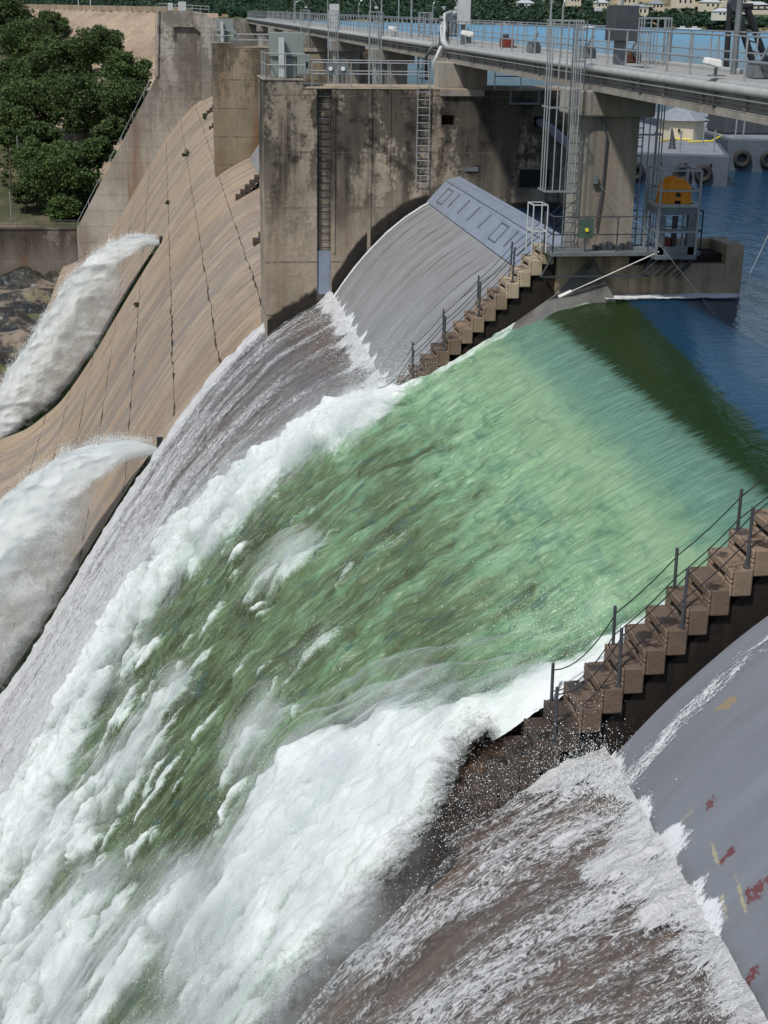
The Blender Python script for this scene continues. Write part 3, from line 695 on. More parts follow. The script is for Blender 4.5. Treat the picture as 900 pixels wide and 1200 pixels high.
p2=tall_pier(132,M['pier2'],'distant ochre stained tall pier left of the nearest big pier',False)
# dark skirts, part damp stain and part painted recess shade, at the water line of the near pier follow the gate curve
def skirt(Yf,xs_,zf,h0,h1,name,parent,mat):
    mb=MB(); n=len(xs_)
    for i in range(n-1):
        a,b=xs_[i],xs_[i+1]
        ha=h0+(h1-h0)*i/(n-1)+.25*math.sin(i*1.7); hb=h0+(h1-h0)*(i+1)/(n-1)+.25*math.sin((i+1)*1.7)
        mb.add([(a,Yf,zf(a)-.5),(b,Yf,zf(b)-.5),(b,Yf,zf(b)+hb),(a,Yf,zf(a)+ha)],[(0,1,2,3)])
    return mb.build(name,mat,parent)
def m_damp_shade():
    t=NT('dark algae and recess shade'); p=t.pos(); n=t.noise(p,3,6,.7); c=t.ramp(n,[(.35,(.006,.005,.004)),(.6,(.022,.017,.012)),(.8,(.05,.035,.02))])
    e=t.attr('edge'); al=t.rng(t.math('ADD',e,t.math('MULTIPLY',t.math('SUBTRACT',t.noise(p,1.1,6,.6),.5),.35)),.30,.40,0,1)
    return t.done(t.bsdf(c,.6,t.bump(n,.5,.05),alpha=al))
M['damp_shade']=m_damp_shade()
def damp_shade(parent,Yf,x0,x1,zf,hf,sgn=-1):
    xx=np.arange(x0,x1,.12); vv=np.linspace(0,1,12); A,B=np.meshgrid(xx,vv,indexing='ij')
    Zb=np.array([zf(x) for x in xx])[:,None]-.6; Ht=np.array([hf(x) for x in xx])[:,None]
    Zz=Zb+(Ht+.6)*B
    return grid('damp_shade_skirt',np.stack([A-parent['_o'][0],np.full(A.shape,Yf-parent['_o'][1]),Zz-parent['_o'][2]],-1),M['damp_shade'],{'edge':1-B},parent=parent)
gz=lambda x: float(np.interp(x,GX,GZ)) if x>7.2 else float(conc(x))
damp_shade(p1,64.17,4.3,6.6,gz,lambda x:1.7)  # dark void under the pier end, its shade painted as a flat sheet
damp_shade(p1,64.17,7.28,12.2,gz,lambda x:1.5 if x<9.5 else 1.5-(x-9.5)*.36)
damp_shade(p1,64.17,12.3,18.3,lambda x:0,lambda x:.75)

# ---- low pier with column and stepped wall
def low_pier(Yc,label,detail=True,x_end=4.6,near=False):
    t=thing('stepped_pier',label,'pier',(12,Yc,0),'low piers with steps')
    h=.62 if not near else .56
    Yc=Yc if not near else Yc+.04
    y0,y1=Yc-h,Yc+h
    # body: under the steps down to the concrete
    run=.362; top_x=11.95; top_z=1.5 if not near else 1.62
    n=19 if not near else 22
    poly=[(18.2,-14),(18.2,1.28),(top_x+.05,1.28)]
    # sloped underside line of the steps
    poly+= [(top_x+.05,top_z-.40),(top_x-run*n,top_z-.36*n-.55),(top_x-run*n-.6,top_z-.36*n-2.6),(top_x-run*n-.6,-14)]
    poly=[(x,z) for x,z in poly][::-1]
    poly=poly[::-1]
    b=MB().prism([(x,z) for x,z in poly][::-1][::-1],y0+.12,y1-.12); b.build('pier_body',M['wetrock'],t)
    for k in range(n):
        xr=top_x-run*k; zt=top_z-.36*k
        if zt<float(wat(xr))-1.2: pass
        s=MB()
        # each step is a block with a slotted riser
        xl=xr-run
        zl=zt-.36
        w0=y0+random.uniform(-.015,.015); w1=y1+random.uniform(-.015,.015)
        zl2=zl-.12
        s.box(xl+.06,xr+.05,w0,w1,zl-.14,zt-.0)
        s.box(xl,xl+.06,w0,w1,zl-.14,zl+.10).box(xl,xl+.06,w0,w1,zl+.19,zt)
        s.box(xl,xl+.06,w0,w0+.30,zl+.10,zl+.19).box(xl,xl+.06,w1-.24,w1,zl+.10,zl+.19)
        st=s.build('step',M['blocktan'] if k<(2 if near else 4) else (M['blockmid'] if k<(7 if near else 8) else (M['block'] if k<14 else M['blockwet'])),t)
        bv=st.modifiers.new('bevel','BEVEL'); bv.width=.03; bv.segments=2
        if detail: MB().box(xl+.05,xl+.062,w0+.30,w1-.24,zl+.10,zl+.19).build('handhold',M['black'],st)
    # upstream block, pier nose
    body=MB().box(14.4,17.6,y0-.25,y1+.25,-14,1.0); body.vprism([(17.6,y0-.25),(18.2,y0-.25),(18.2,y1+.25),(17.6,y1+.25)],-14,1.62)
    body.box(12.1,14.4,y0-.25,y1+.25,-14,1.28)
    body.build('pier_base',M['stairpale'],t,bevel=.03)
    MB().box(15.9,17.6,y1-.1,y1+.25,1.0,1.6).build('parapet',M['stairpale'],t,bevel=.02)
    MB().vprism([(14.4,Yc-.85),(14.4,Yc+.85)]+[(12.5+.55-.55*math.sin(a),Yc+.85*math.cos(a)) for a in np.linspace(0,PI,14)],1.3,6.1).build('column',M['column'],t)
    MB().box(12.35,14.8,Yc-1.1,Yc+1.1,5.55,6.32).build('column_cap',M['column'],t,bevel=.05)
    if detail:
        # guard posts and wire cables
        ps=[9.75,8.67,7.6,6.5] if near else [10.72,9.68,8.58,7.56,6.45]
        tops=[];
        for j,px_ in enumerate(ps):
            k=int((top_x-px_)/run); zt=top_z-.36*k
            for yy,q in ((y1-.08,.16),(y0+.08,-.02)):
                hh=1.12 if j<len(ps)-1 or near else .8
                xq=px_+q
                po=MB().tube([(xq,yy,zt-.05),(xq+random.uniform(-.03,.03),yy,zt+hh)],.032,8).tube([(xq,yy,zt-.02),(xq,yy,zt+.05)],.07,8)
                po.build('guard_post',M['darkrail'],t); tops.append((xq,yy,zt))
        for yy in (y1-.08,y0+.08):
            pts=[p for p in tops if abs(p[1]-yy)<.01]
            pts=[(pts[0][0]+3.4,yy,pts[0][2]+2.9)]+pts if not near else [(pts[0][0]+3,yy,pts[0][2]+2.6)]+pts
            for hh in (.98,.55):
                mb=MB()
                for a,b in zip(pts,pts[1:]):
                    sag=.05 if b is not pts[-1] else .28
                    q=[]
                    for i in range(9):
                        u=i/8; q.append((a[0]+(b[0]-a[0])*u,yy,a[2]+(b[2]-a[2])*u+hh-sag*4*u*(1-u)))
                    mb.tube(q,.012,5)
                mb.build('cable',M['cable'],t)
    return t
lp44=low_pier(44,'low pier with big round nosed column and stepped wall left of the green overflow',True)
lp22=low_pier(22,'nearest stepped brown concrete wall with slotted blocks between green overflow and lower right gate',True,near=True)
M['wedge']=concrete('dark grey wedge concrete',(.14,.14,.135),(.04,.038,.034),.6,lines=False)
# sloping wedge and platform of the middle pier
mb=MB().add([(13.05,43.12,1.2),(13.25,43.12,1.2),(14.1,42.3,-.5),(10.4,42.35,-1.4),(10.75,43.0,-.75),(12.1,43.1,.15),(14.1,43.2,-.5),(10.4,43.3,-1.6)],[(0,5,3,2,1),(5,4,3),(1,2,6),(4,7,3)])
mb.build('deflector',M['wedge'],lp44,bevel=.04)
MB().box(11.6,16.4,42.3,43.5,1.42,1.55).build('platform',M['steel'],lp44,bevel=.01)
mb=MB()
for x in (11.65,13.0,14.9,16.3): mb.bar((x,42.35,1.42),(x,43.3,.75),.06)
mb.bar((11.65,42.35,1.42),(11.4,42.6,.75),.06).bar((11.4,42.6,.75),(14.9,42.6,.75),.05).bar((16.35,42.4,1.42),(15.9,42.9,.6),.05)
mb.build('platform_bracket',M['darkrail'],lp44)
add_railing(lp44,[(11.65,43.4,1.55),(11.65,42.35,1.55),(14.7,42.35,1.55)],1.08,1.05,.024,(.5,),'darkrail')
add_railing(lp44,[(15.9,42.35,1.55),(16.4,42.35,1.55),(16.4,43.6,1.55)],1.25,.8,.022,(.5,),'darkrail')
MB().box(12.45,12.9,42.3,42.33,1.98,2.58).build('rail_panel',M['greensign'],lp44)
MB().tube([(12.68,42.29,2.24),(12.68,42.26,2.24)],.06,14).build('warning_disc',M['yellow'],lp44)
mb=MB()
for x in (11.05,11.5):
    for y in (42.6,43.3): mb.tube([(x,y,1.5),(x,y,2.95)],.022,6)
for z in (2.15,2.95): mb.tube([(11.05,42.6,z),(11.5,42.6,z),(11.5,43.3,z),(11.05,43.3,z),(11.05,42.6,z)],.022,6)
mb.build('stair_gate',M['lightcab'],lp44)
MB().tube([(13.05,43.07,6.2),(13.1,43.05,5.6),(13.35,43.05,5.0),(13.32,43.05,3.5),(13.2,43.05,2.2)],.028,6).build('drop_conduit',M['darkrail'],lp44)
MB().box(13.0,13.16,43.0,43.1,3.55,3.8).build('junction_box',M['steel'],lp44)
mb=MB()
for k in range(6): mb.box(13.1+k*.22,13.24+k*.22,42.7,43.0,1.56,1.68+.05*(k%3))
mb.build('floor_gear',M['darkrail'],lp44,bevel=.01)
for yc,lb in ((88,'low stepped pier just beyond the near big pier, its steps peeping out left of it'),(110,'second low stepped pier beyond the near big pier, higher up the face'),(154,'low stepped pier beyond the ochre pier, third column of the far bridge'),(176,'low stepped pier second beyond the ochre pier'),(198,'farthest low stepped pier near the abutment'),(0,'low stepped pier beneath the viewpoint')):
    if yc==0: continue
    low_pier(yc,lb,False)
# ---- gates
def gate(y0,y1,label,near=False,flap=True):
    gx,gzv=(GNX,GNZ) if near else (GX,GZ)
    t=thing('spillway_gate',label,'gate',(10,(y0+y1)/2,0),'spillway gates')
    xx=np.linspace(gx[0],gx[-1],60); yy=np.arange(y0,y1+.01,.25 if y0<67 else 2.)
    A,B=np.meshgrid(xx,yy,indexing='ij'); Zz=sm(A,np.concatenate([[gx[0]-1.3],gx,[gx[-1]+1.5]]),np.concatenate([[gzv[0]-2.4],gzv,[gzv[-1]+.45]]),.15)
    o=t['_o']
    Pn=np.stack([A-o[0],B-o[1],Zz-o[2]],-1)
    grid('skin_plate',Pn,M['gate'] if near else M['gatewet'],parent=t)
    xe,ze=float(gx[-1]),float(gzv[-1])
    if flap:
        poly=[(xe,ze+.02),(xe+.06,ze-.06),(xe+.93,ze+.86),(xe+.85,ze+.94)]
        MB().prism(poly,y0+.03,y1-.03).build('flap_plate',M['flap'],t)
        MB().prism([(xe+.84,ze+1.0),(xe+.9,ze+.84),(xe+1.5,ze+.98),(xe+1.5,ze+1.16)],y0+.03,y1-.03).build('lip_beam',M['flap'],t,bevel=.02)
        MB().prism([(xe+1.0,ze+.7),(xe+1.3,ze+.75),(xe+1.3,-3),(xe+.9,-3)],y0+.05,y1-.05).build('upstream_plate',M['steel'],t)
        yv=y1-1.6; k=0
        while yv>y0+1 and y0<70:
            u0,u1=.25,.85
            a=(xe+.86*u0,yv,ze+.93*u0+.05); b=(xe+.86*u1,yv-.05,ze+.93*u1+.05)
            if k%5==0:
                for (p,q) in (((.2,0),(.8,0)),((.2,1.1),(.8,1.1)),((.2,0),(.2,1.1)),((.8,0),(.8,1.1))):
                    MB().bar((xe+.86*p[0],yv-p[1],ze+.93*p[0]+.05),(xe+.86*q[0],yv-q[1],ze+.93*q[0]+.05),.045,.035).build('hatch_frame',M['steel'],t)
                yv-=2.4
            else:
                MB().bar(a,b,.06,.07).build('rib',M['steel'],t); yv-=2.05
            k+=1
    else:
        MB().prism([(xe,ze),(xe+.3,ze-.05),(xe+2.5,-3),(xe+1.5,-3)],y0+.05,y1-.05).build('upstream_plate',M['steel'],t)
    return t
gate(44.66,64.14,'raised wet grey steel gate with pale blue ribbed top plate beside the stained pier')
gate(-2,21.35,'dark grey painted steel gate at lower right with red and yellow scrapes',near=True,flap=False)
# lowered gate crest under the green flow is hidden; raised gates in the far bays
for a,b,lb in ((67.9,87.3,'raised gate in the first bay beyond the stained pier'),(88.7,109.3,'raised gate in the second bay beyond the stained pier'),(110.7,130.1,'raised gate just before the ochre pier'),(133.9,153.3,'raised gate just beyond the ochre pier'),(154.7,175.3,'raised gate in the bay third from the far end'),(176.7,197.3,'raised gate in the bay second from the far end'),(198.7,227.,'raised gate against the far abutment')):
    gate(a,b,lb)

# ---- abutment and retaining wall
ab=thing('abutment_wall','tall sloping pale concrete abutment wall with form joints at the far end of the spillway','wall',(0,YAB,0))
poly=[(-.67,7.9),(-1.28,-1.7),(-14.5,-24.7),(-14.5,-36),(16,-36),(16,6.9),(7,7.0),(6.6,7.6),(5.0,7.9)]
MB().prism([(x,z) for x,z in poly],YAB,YAB+.7).build('wall_face',M['abut'],ab)
MB().prism([(5.6,-6),(8.4,-6),(8.4,5.6),(5.6,5.6)],YAB-3.2,YAB-.02).build('pilaster',M['abut'],ab)
MB().prism([(-.75,8.0),(-.45,8.0),(-1.0,-1.6),(-1.3,-1.6)],YAB-.25,YAB+.9).build('edge_coping',M['abut'],ab)
MB().prism([(1.2,4.4),(1.6,4.4),(1.6,5.6),(4.6,5.6),(7.4,3.4),(7.4,3.9),(4.7,6.1),(1.2,6.1)],YAB-.5,YAB-.02).build('string_course',M['abut'],ab)
mb=MB(); 
railing(mb,mb,[(-.5,YAB+.3,7.9),(7,YAB+.3,7.6)],1.0,1.3,.05); railing(mb,mb,[(-.9,YAB+.4,8),(-1.4,YAB+.4,-1.6),(-14.3,YAB+.4,-24.5)],.9,4,.05,())
mb.build('railing',M['rail'],ab)
MB().box(2.4,3.6,YAB+.1,YAB+.65,7.9,9.2).box(.9,1.6,YAB+.1,YAB+.6,7.9,9.0).build('control_box',M['lightcab'],ab,bevel=.05)
rw=thing('retaining_wall','low dark stained concrete retaining wall along the far river bank','wall',(-50,YAB,-28))
MB().box(-140,-14.55,YAB,YAB+.7,-36,-24.8).build('wall_face',M['retain'],rw)
MB().box(-140,-14.55,YAB-.12,YAB+.8,-24.8,-24.5).build('coping',M['retain'],rw,bevel=.04)
mb=MB(); railing(mb,mb,[(-140,YAB+.4,-24.5),(-14.6,YAB+.4,-24.5)],1.1,3,.05,(.5,)); mb.build('railing',M['darkrail'],rw)
# crest parapet on the embankment
cw=thing('crest_wall','low pale parapet wall on top of the tan embankment','wall',(-10,300,7)); mb=MB()
pts=[(6,290),(-14,350),(-60,520),(-150,700)]
for (a,b) in zip(pts,pts[1:]): mb.bar((a[0]-2.5,a[1],7.9),(b[0]-2.5,b[1],7.9),.5,1.1)
mb.build('parapet',M['stairpale'],cw)
for k,(px,Yp) in enumerate([(92,520),(106,430)]):
    x,_=pix(px,6,Yp); t=thing('lamp_post',['white lamp post on the embankment crest, left one','white lamp post on the embankment crest, right one'][k],'lamp post',(x,Yp,7.5),'lamp posts on the embankment')
    MB().tube([(x,Yp,7),(x,Yp,12)],.12,6).build('pole',M['white'],t); MB().bar((x,Yp,11.9),(x+1.2,Yp,12.1),.25,.2).build('lamp_head',M['white'],t)
for px,py,lb in ((16,75,'thin pale pole standing among the bank trees'),(16,262,'thin pale pole behind the retaining wall')):
    Yp=242 if py<100 else 232; x,z=pix(px,py+30,Yp); zt=float(terr(np.array([x]),np.array([float(Yp)]))[0][0])
    t=thing('pole',lb,'pole',(x,Yp,zt)); MB().tube([(x,Yp,zt),(x,Yp,zt+ (10 if py<100 else 5))],.09,6).build('shaft',M['rail'],t)

# ================================================================== BRIDGE FURNITURE
caged('caged_ladder','pale caged ladder hanging left of the big bridge column',11.3,12.2,42.3,43.15,3.4,8.3,12.15,12.55,1.6)
caged('caged_ladder','caged ladder behind the right side of the big bridge column',15.2,16.1,45.8,46.6,1.2,8.4,15.3,15.7,.3)
caged('caged_ladder','distant caged ladder left of the hose loop on the bridge',12.0,12.7,86.3,87.1,3.2,8.4,12.6,12.9,2,mat='rail')
caged('caged_ladder','distant caged ladder second left of the hose loop',15.4,16.1,88.9,89.7,3.2,8.4,15.5,15.8,2)
caged('caged_ladder','far caged ladder by the third bridge column',12.0,12.7,108.3,109.1,3.4,8.4,12.6,12.9,2)
caged('caged_ladder','thin caged ladder near the ochre pier',12.0,12.7,130.3,131.1,3.8,8.4,12.6,12.9,4)
def cabinet(name,label,boxes,loc,cat='cabinet',extra=None,group=None):
    t=thing(name,label,cat,loc,group)
    for i,(x0,x1,y0,y1,z0,z1,m,nm) in enumerate(boxes): MB().box(x0,x1,y0,y1,z0,z1).build(nm,M[m],t,bevel=.015)
    return t
for yc,lb in ((66,'grey green gate control cabinet on the stained pier end'),(132,'grey green gate control cabinet on the distant ochre pier')):
    y0=yc-1.2
    t=cabinet('control_cabinet',lb,[(4.65,6.1,y0+.3,y0+1.6,6.5,7.5,'cab','upper_box'),(4.72,5.75,y0+.4,y0+1.6,5.6,6.48,'cab','lower_box'),(4.98,5.22,y0-.1,y0+.22,5.6,7.3,'lightcab','cable_duct'),(5.8,6.35,y0+.1,y0+.8,5.75,6.6,'cab','side_box')],(5.3,yc,5.6),group='gate control cabinets')
    MB().box(6.18,6.27,y0+.08,y0+.1,6.05,6.3).build('door_handle',M['black'],t)
cabinet('electric_cabinet','tall grey electrical cabinet on the bridge beside a pole',[(13.25,13.95,42.6,43.6,7.75,8.75,'darkrail','box'),(13.45,13.75,42.9,43.3,6.98,7.75,'steel','stand')],(13.6,43,7))
cabinet('electric_cabinet','white slim electrical box above the hose loop',[(13.15,13.65,65.6,66.2,7.95,9.0,'lightcab','box'),(13.3,13.5,65.8,66.0,6.98,7.95,'steel','stand')],(13.4,66,7))
cabinet('electric_cabinet','small pale cabinet on the far bridge, over the far pier',[(13.2,13.9,118,119,7.0,8.9,'lightcab','box')],(13.5,118,7))
cabinet('machine_box','red and dark machine box behind the bridge rail',[(15.3,15.8,66,66.8,7.0,7.4,'red','body'),(15.4,15.6,66.2,66.6,7.4,7.55,'darkrail','top_gear')],(15.5,67,7),'machine')
for k,(yy,xx) in enumerate(((52,15.2),(58,14.7),(36.5,15.3),(74,15.2),(47.5,15.4))):
    labs=['dark gear box on the bridge left of the big caged ladder','black motor on the bridge right of the hose loop','dark hoist motor behind the rail left of the crane arm','dark gear box on the bridge left of the hose loop','brown box on the bridge deck beside the caged ladder top']
    t=cabinet('hoist_motor',labs[k],[(xx-.22,xx+.22,yy-.35,yy+.35,7.0,7.3,'steel' if k!=4 else 'rust','housing')],(xx,yy,7),'motor',group='hoist motors on the bridge')
    MB().tube([(xx,yy-.5,7.3),(xx,yy+.5,7.3)],.13,12).build('drum',M['darkrail'],t); MB().bar((xx-.15,yy-.3,7.35),(xx+.1,yy-.2,7.75),.06).build('lever',M['steel'],t)
# thin poles and lamps on the bridge
PL=[(88,12.9,4.3,14.5,'thin tall pole rising from the far pier deck left of the ladder'),(79,13.2,7,13,'thin grey pole on the bridge left of the white box'),(60.5,16.0,7,12.5,'thin pole behind the hose loop'),(39,15.6,6.9,12.5,'thick grey pole beside the right electrical cabinet'),(43.2,13.6,8.7,13,'thin rod rising from the grey cabinet'),(120,13.2,7,12.5,'far thin pole on the distant bridge'),(150,13.2,7,12.5,'farthest thin pole on the distant bridge'),(101,16,7,12,'far pole on the lake side rail'),(95,13.2,7,14,'thin pole between two far ladders')]
for Yp,x,z0,z1,lb in PL:
    r=.09 if 'thick' in lb else .045
    t=thing('pole',lb,'pole',(x,Yp,z0),'poles on the bridge'); MB().tube([(x,Yp,z0),(x,Yp,z1)],r,8).build('shaft',M['rail'] if r<.08 else M['steel'],t)
    MB().box(x-.12,x+.12,Yp-.12,Yp+.12,z0,z0+.06).build('foot_plate',M['steel'],t)
for Yp,lb in ((100,'arched lamp bracket over the far bridge'),(150,'small arched lamp bracket near the far pier'),(72,'arched lamp bracket near the hose loop'),(48,'arched lamp bracket over the nearest ladder')):
    t=thing('arched_lamp',lb,'lamp',(13.1,Yp,7),'arched lamps on the bridge')
    mb=MB().tube([(13.1,Yp,7.0),(13.1,Yp,8.7)]+[(13.1+.6-.6*math.cos(a),Yp,8.7+.55*math.sin(a)) for a in np.linspace(.3,PI,9)],.03,6); mb.build('bracket',M['rail'],t)
    MB().box(14.18,14.42,Yp-.1,Yp+.1,8.58,8.72).build('lamp_head',M['lightcab'],t,bevel=.02)
# floodlight on the bridge
def flood(x,y,z,lb,s=1.):
    t=thing('floodlight',lb,'floodlight',(x,y,z),'floodlights on the bridge')
    MB().add([(x-.35*s,y-.2*s,z+.15*s),(x+.3*s,y-.3*s,z-.02*s),(x+.3*s,y+.3*s,z-.02*s),(x-.35*s,y+.2*s,z+.15*s),(x-.3*s,y-.2*s,z+.38*s),(x+.25*s,y-.3*s,z+.30*s),(x+.25*s,y+.3*s,z+.30*s),(x-.3*s,y+.2*s,z+.38*s)],[(3,2,1,0),(4,5,6,7),(0,1,5,4),(1,2,6,5),(2,3,7,6),(3,0,4,7)]).build('housing',M['white'],t,bevel=.03)
    MB().bar((x+.15*s,y,z),(x+.15*s,y,z-.28*s),.06).box(x-.1*s,x+.5*s,y-.2*s,y+.2*s,z-.3*s,z-.26*s).build('bracket',M['steel'],t)
flood(12.75,33.2,7.35,'large white floodlight on the bridge edge near the right picture edge',.62)
flood(12.9,62.5,7.45,'white floodlight on the bridge edge right of the hose loop',.8)
flood(13.0,84,7.35,'small white floodlight on the bridge left of the hose loop',.8)
# black crane arm behind the bridge at the right
t=thing('crane','black lattice crane arm standing on the second barge, rising above the bridge rail','crane',(34,84,1.8))
for a,b,r in (((33.2,84,3.2),(33.0,84,9.0),.17),((33.9,84.4,3.2),(33.7,84.4,9.1),.17),((33.3,84,9.0),(35.6,84,4.2),.2),((34.1,84,8.9),(36.5,84,4.2),.2),((32.9,84,9.05),(34.4,84,9.05),.2)): MB().tube([a,b],r,10).build('arm',M['cable'],t)
mb=MB()
for k in range(9): u=k/8; mb.bar((33.3+2.3*u,84,9-4.8*u),(34.1+2.4*u,84,8.7-4.5*u),.09)
mb.build('lattice',M['darkrail'],t)
MB().tube([(33.3,83.8,9.15),(33.3,84.3,9.15)],.4,14).build('sheave',M['darkrail'],t)
MB().tube([(34.1,84,9.1),(48,84,9.5)],.05,6).tube([(34.1,84,8.9),(48,84,9.2)],.05,6).build('stay_cable',M['cable'],t)
MB().box(33,37.2,83,86,1.85,3.4).build('crane_body',M['darkrail'],t,bevel=.1)

# winch cage
t=thing('winch','orange winch drum in a grey steel cage at the edge of the pier platform','winch',(15.5,42.6,1.5))
mb=MB()
cx0,cx1,cy0,cy1=14.85,16.1,42.0,43.2
for x in (cx0,cx1):
    for y in (cy0,cy1): mb.bar((x,y,1.45),(x,y,4.05),.07)
for z in (4.05,3.45,3.0,2.2):
    for a,b in (((cx0,cy0),(cx1,cy0)),((cx1,cy0),(cx1,cy1)),((cx1,cy1),(cx0,cy1)),((cx0,cy1),(cx0,cy0))): mb.bar((*a,z),(*b,z),.05 if z!=3.0 else .1)
mb.build('cage',M['rail'],t)
MB().box(cx0-.02,cx1+.02,cy0-.02,cy1+.02,2.72,2.95).build('winch_floor',M['steel'],t,bevel=.01)
mb=MB().box(cx0,cx0+.25,cy0,cy0+.06,1.5,2.7).box(cx1-.25,cx1,cy0,cy0+.06,1.5,2.7).box(cx0,cx1,cy0,cy0+.06,1.5,1.75).box(cx0+.25,cx1-.25,cy0+.02,cy0+.05,2.2,2.3); mb.build('lower_panel',M['steel'],t,bevel=.01)
MB().box(cx0-.05,cx1+.05,cy0-.06,cy1,1.36,1.5).build('base_frame',M['steel'],t,bevel=.01)
for yy in (42.3,42.95):
    arc=[(15.5+.42*math.cos(a),3.38+.42*math.sin(a)) for a in np.linspace(0,PI,14)]
    MB().prism([(15.02,2.96),(15.98,2.96)]+arc,yy-.03,yy+.03).build('side_plate',M['orange'],t,bevel=.01)
MB().tube([(15.5,42.3,3.36),(15.5,42.95,3.36)],.3,20).build('drum',M['orange'],t,smooth=False)
MB().tube([(15.5,42.26,3.3),(15.5,42.2,3.3)],.07,10).build('hub',M['cable'],t)
MB().box(15.42,15.6,42.25,42.27,3.02,3.12).build('name_plate',M['black'],t)
MB().box(15.25,15.5,42.5,42.9,1.55,1.95).build('motor',M['red'],t,bevel=.03)
MB().tube([(15.6,42.6,1.6),(15.6,42.6,2.6)],.09,10).build('hydraulic_tank',M['darkrail'],t)
mb=MB()
for k in range(5): mb.bar((14.95+k*.28,42.0,1.38),(14.6+k*.28,42.7,.72),.05)
mb.build('support_strut',M['darkrail'],t)
tag(MB().tube([(14.95,42.0,1.6),(12.0,41.9,.33)],.017,8).tube([(12.2,41.9,.42),(11.8,41.9,.24)],.06,8).build('tow_rod',M['rope']),'white rope slanting from the winch base down to the water edge','rope')
mb=MB().tube([(13.2,43,3.5),(14.8,41.7,1.9),(16.2,40,-.02)],.006,5); tag(mb.build('mooring_wire',M['steel']),'thin wire from the column down to the dark water','wire')
tag(MB().tube([(22,46,6),(20.1,47,-.05)],.009,5).build('mooring_wire',M['rope']),'thin pale wire dropping into the lake at the right edge','wire')
tag(MB().tube([(17.6,21.8,2.0),(14.5,23.4,-.02)],.006,5).build('mooring_wire',M['steel']),'thin wire above the dark reflection near the right edge','wire')
tag(MB().tube([(12.5,64,1.5),(11.6,43.5,2.2)],.006,5).build('mooring_wire',M['steel']),'thin wire crossing the still pool behind the ribbed gate','wire')

# barges
def tyre(x,y,z,ang,lb,r=.48):
    n=24;m=10; vs=[];fs=[]
    for i in range(n):
        a=2*PI*i/n
        for j in range(m):
            b=2*PI*j/m; rr=r-.15+.16*math.cos(b); h=.15*math.sin(b)
            vx,vz=rr*math.cos(a),rr*math.sin(a); vs.append((x+vx*math.cos(ang)-h*math.sin(ang),y+vx*math.sin(ang)+h*math.cos(ang),z+vz))
            fs.append((i*m+j,((i+1)%n)*m+j,((i+1)%n)*m+(j+1)%m,i*m+(j+1)%m))
    o=MB().add(vs,fs).build('tyre',M['rubber'],loc=(x,y,z),smooth=True); tag(o,lb,'tyre','tyre fenders hung on the barges')
    return o
b1=thing('barge','blue grey steel barge with pale deck moored nearest the winch','barge',(26,80,0),'moored work barges')
hp=[(17.5,76),(29.3,72.6),(31.8,80.5),(32.2,98),(18,101)]
MB().vprism(hp,-1,1.55).build('hull',M['barge'],b1,bevel=.04)
MB().vprism([(17.7,76.2),(29.1,72.9),(31.5,80.5),(31.9,97.8),(18.2,100.6)],1.56,1.62).build('deck',M['deck'],b1)
mb=MB()
for i in range(9):
    x=18.4+i*1.25; y=76.0-.288*(x-17.5)+.05; mb.box(x-.06,x+.06,y-.07,y-.02,.5+.4,1.15)
mb.build('scupper',M['black'],b1)
for k,(x,y) in enumerate([(19.5,75.9),(21.6,75.3),(24.3,74.6),(27,73.9),(29,74.2),(30,78.5),(30.2,82),(29.9,86),(22,78)]):
    MB().tube([(x,y,1.6),(x,y,2.75)],.045,6).build('stanchion',M['rail'],b1)
MB().tube([(19.5,75.9,2.6),(21.6,75.3,2.6),(24.3,74.6,2.6)],.03,6).build('rail_bar',M['rail'],b1)
b2=thing('barge','second grey blue barge with rusty machinery, right of the hut','barge',(36,86,0),'moored work barges')
MB().vprism([(32.3,80.5),(52,76),(56,98),(34,104)],-1,1.75).build('hull',M['barge'],b2,bevel=.04)
MB().vprism([(32.5,80.7),(51.8,76.3),(55.7,97.8),(34.2,103.7)],1.76,1.82).build('deck',M['deck'],b2)
for k,(x,y) in enumerate([(32.9,81),(33.3,80.8),(34.8,80.4),(37.4,79.8),(40.4,79.2)]): MB().tube([(x,y,1.8),(x,y,3.4)],.05,6).build('stanchion',M['rail'],b2)
an=-.278
for x,lb in ((26.95,'black tyre on the near barge, left of the pair by its corner'),(28.0,'black tyre on the near barge right next to its corner'),(24.6,'black tyre on the near barge half hidden by the winch'),(21.4,'black tyre on the near barge seen through the cage ladder')):
    tyre(x,76.0-.288*(x-17.5)-.16,.62,an,lb)
for x,lb in ((33.1,'brownish tyre on the second barge, left one'),(34.6,'brownish tyre on the second barge, right one at the picture edge')):
    tyre(x,80.5-.2284*(x-32.3)-.2,.68,-.237,lb,.52)
hut=thing('hut','small cream hut with a grey hipped roof standing on the near barge','hut',(30,82.6,1.6))
hx,hy=30.15,82.6
mb=MB().vprism([(hx-1.05,hy-1.0),(hx+.3,hy-1.25),(hx+1.15,hy-.6),(hx+.9,hy+1.2),(hx-1.0,hy+1.2)],1.62,2.75); mb.build('wall',M['cream'],hut)
mb=MB().vprism([(hx-.75,hy-.9),(hx+.25,hy-1.1),(hx+.85,hy-.5),(hx+.7,hy+.9),(hx-.8,hy+.9)],1.3,1.95); mb.build('base',M['stairpale'],hut)
rp=[(hx-1.35,hy-1.2),(hx+.3,hy-1.55),(hx+1.4,hy-.8),(hx+1.2,hy+1.5),(hx-1.3,hy+1.5)]
mb=MB().add([(x,y,2.72) for x,y in rp]+[(hx-.05,hy,3.6)],[(0,1,5),(1,2,5),(2,3,5),(3,4,5),(4,0,5),(4,3,2,1,0)]); mb.build('roof',M['roofg'],hut)
MB().box(hx-.6,hx-.5,hy-1.2,hy-1.1,2.1,2.25).build('vent',M['black'],hut)
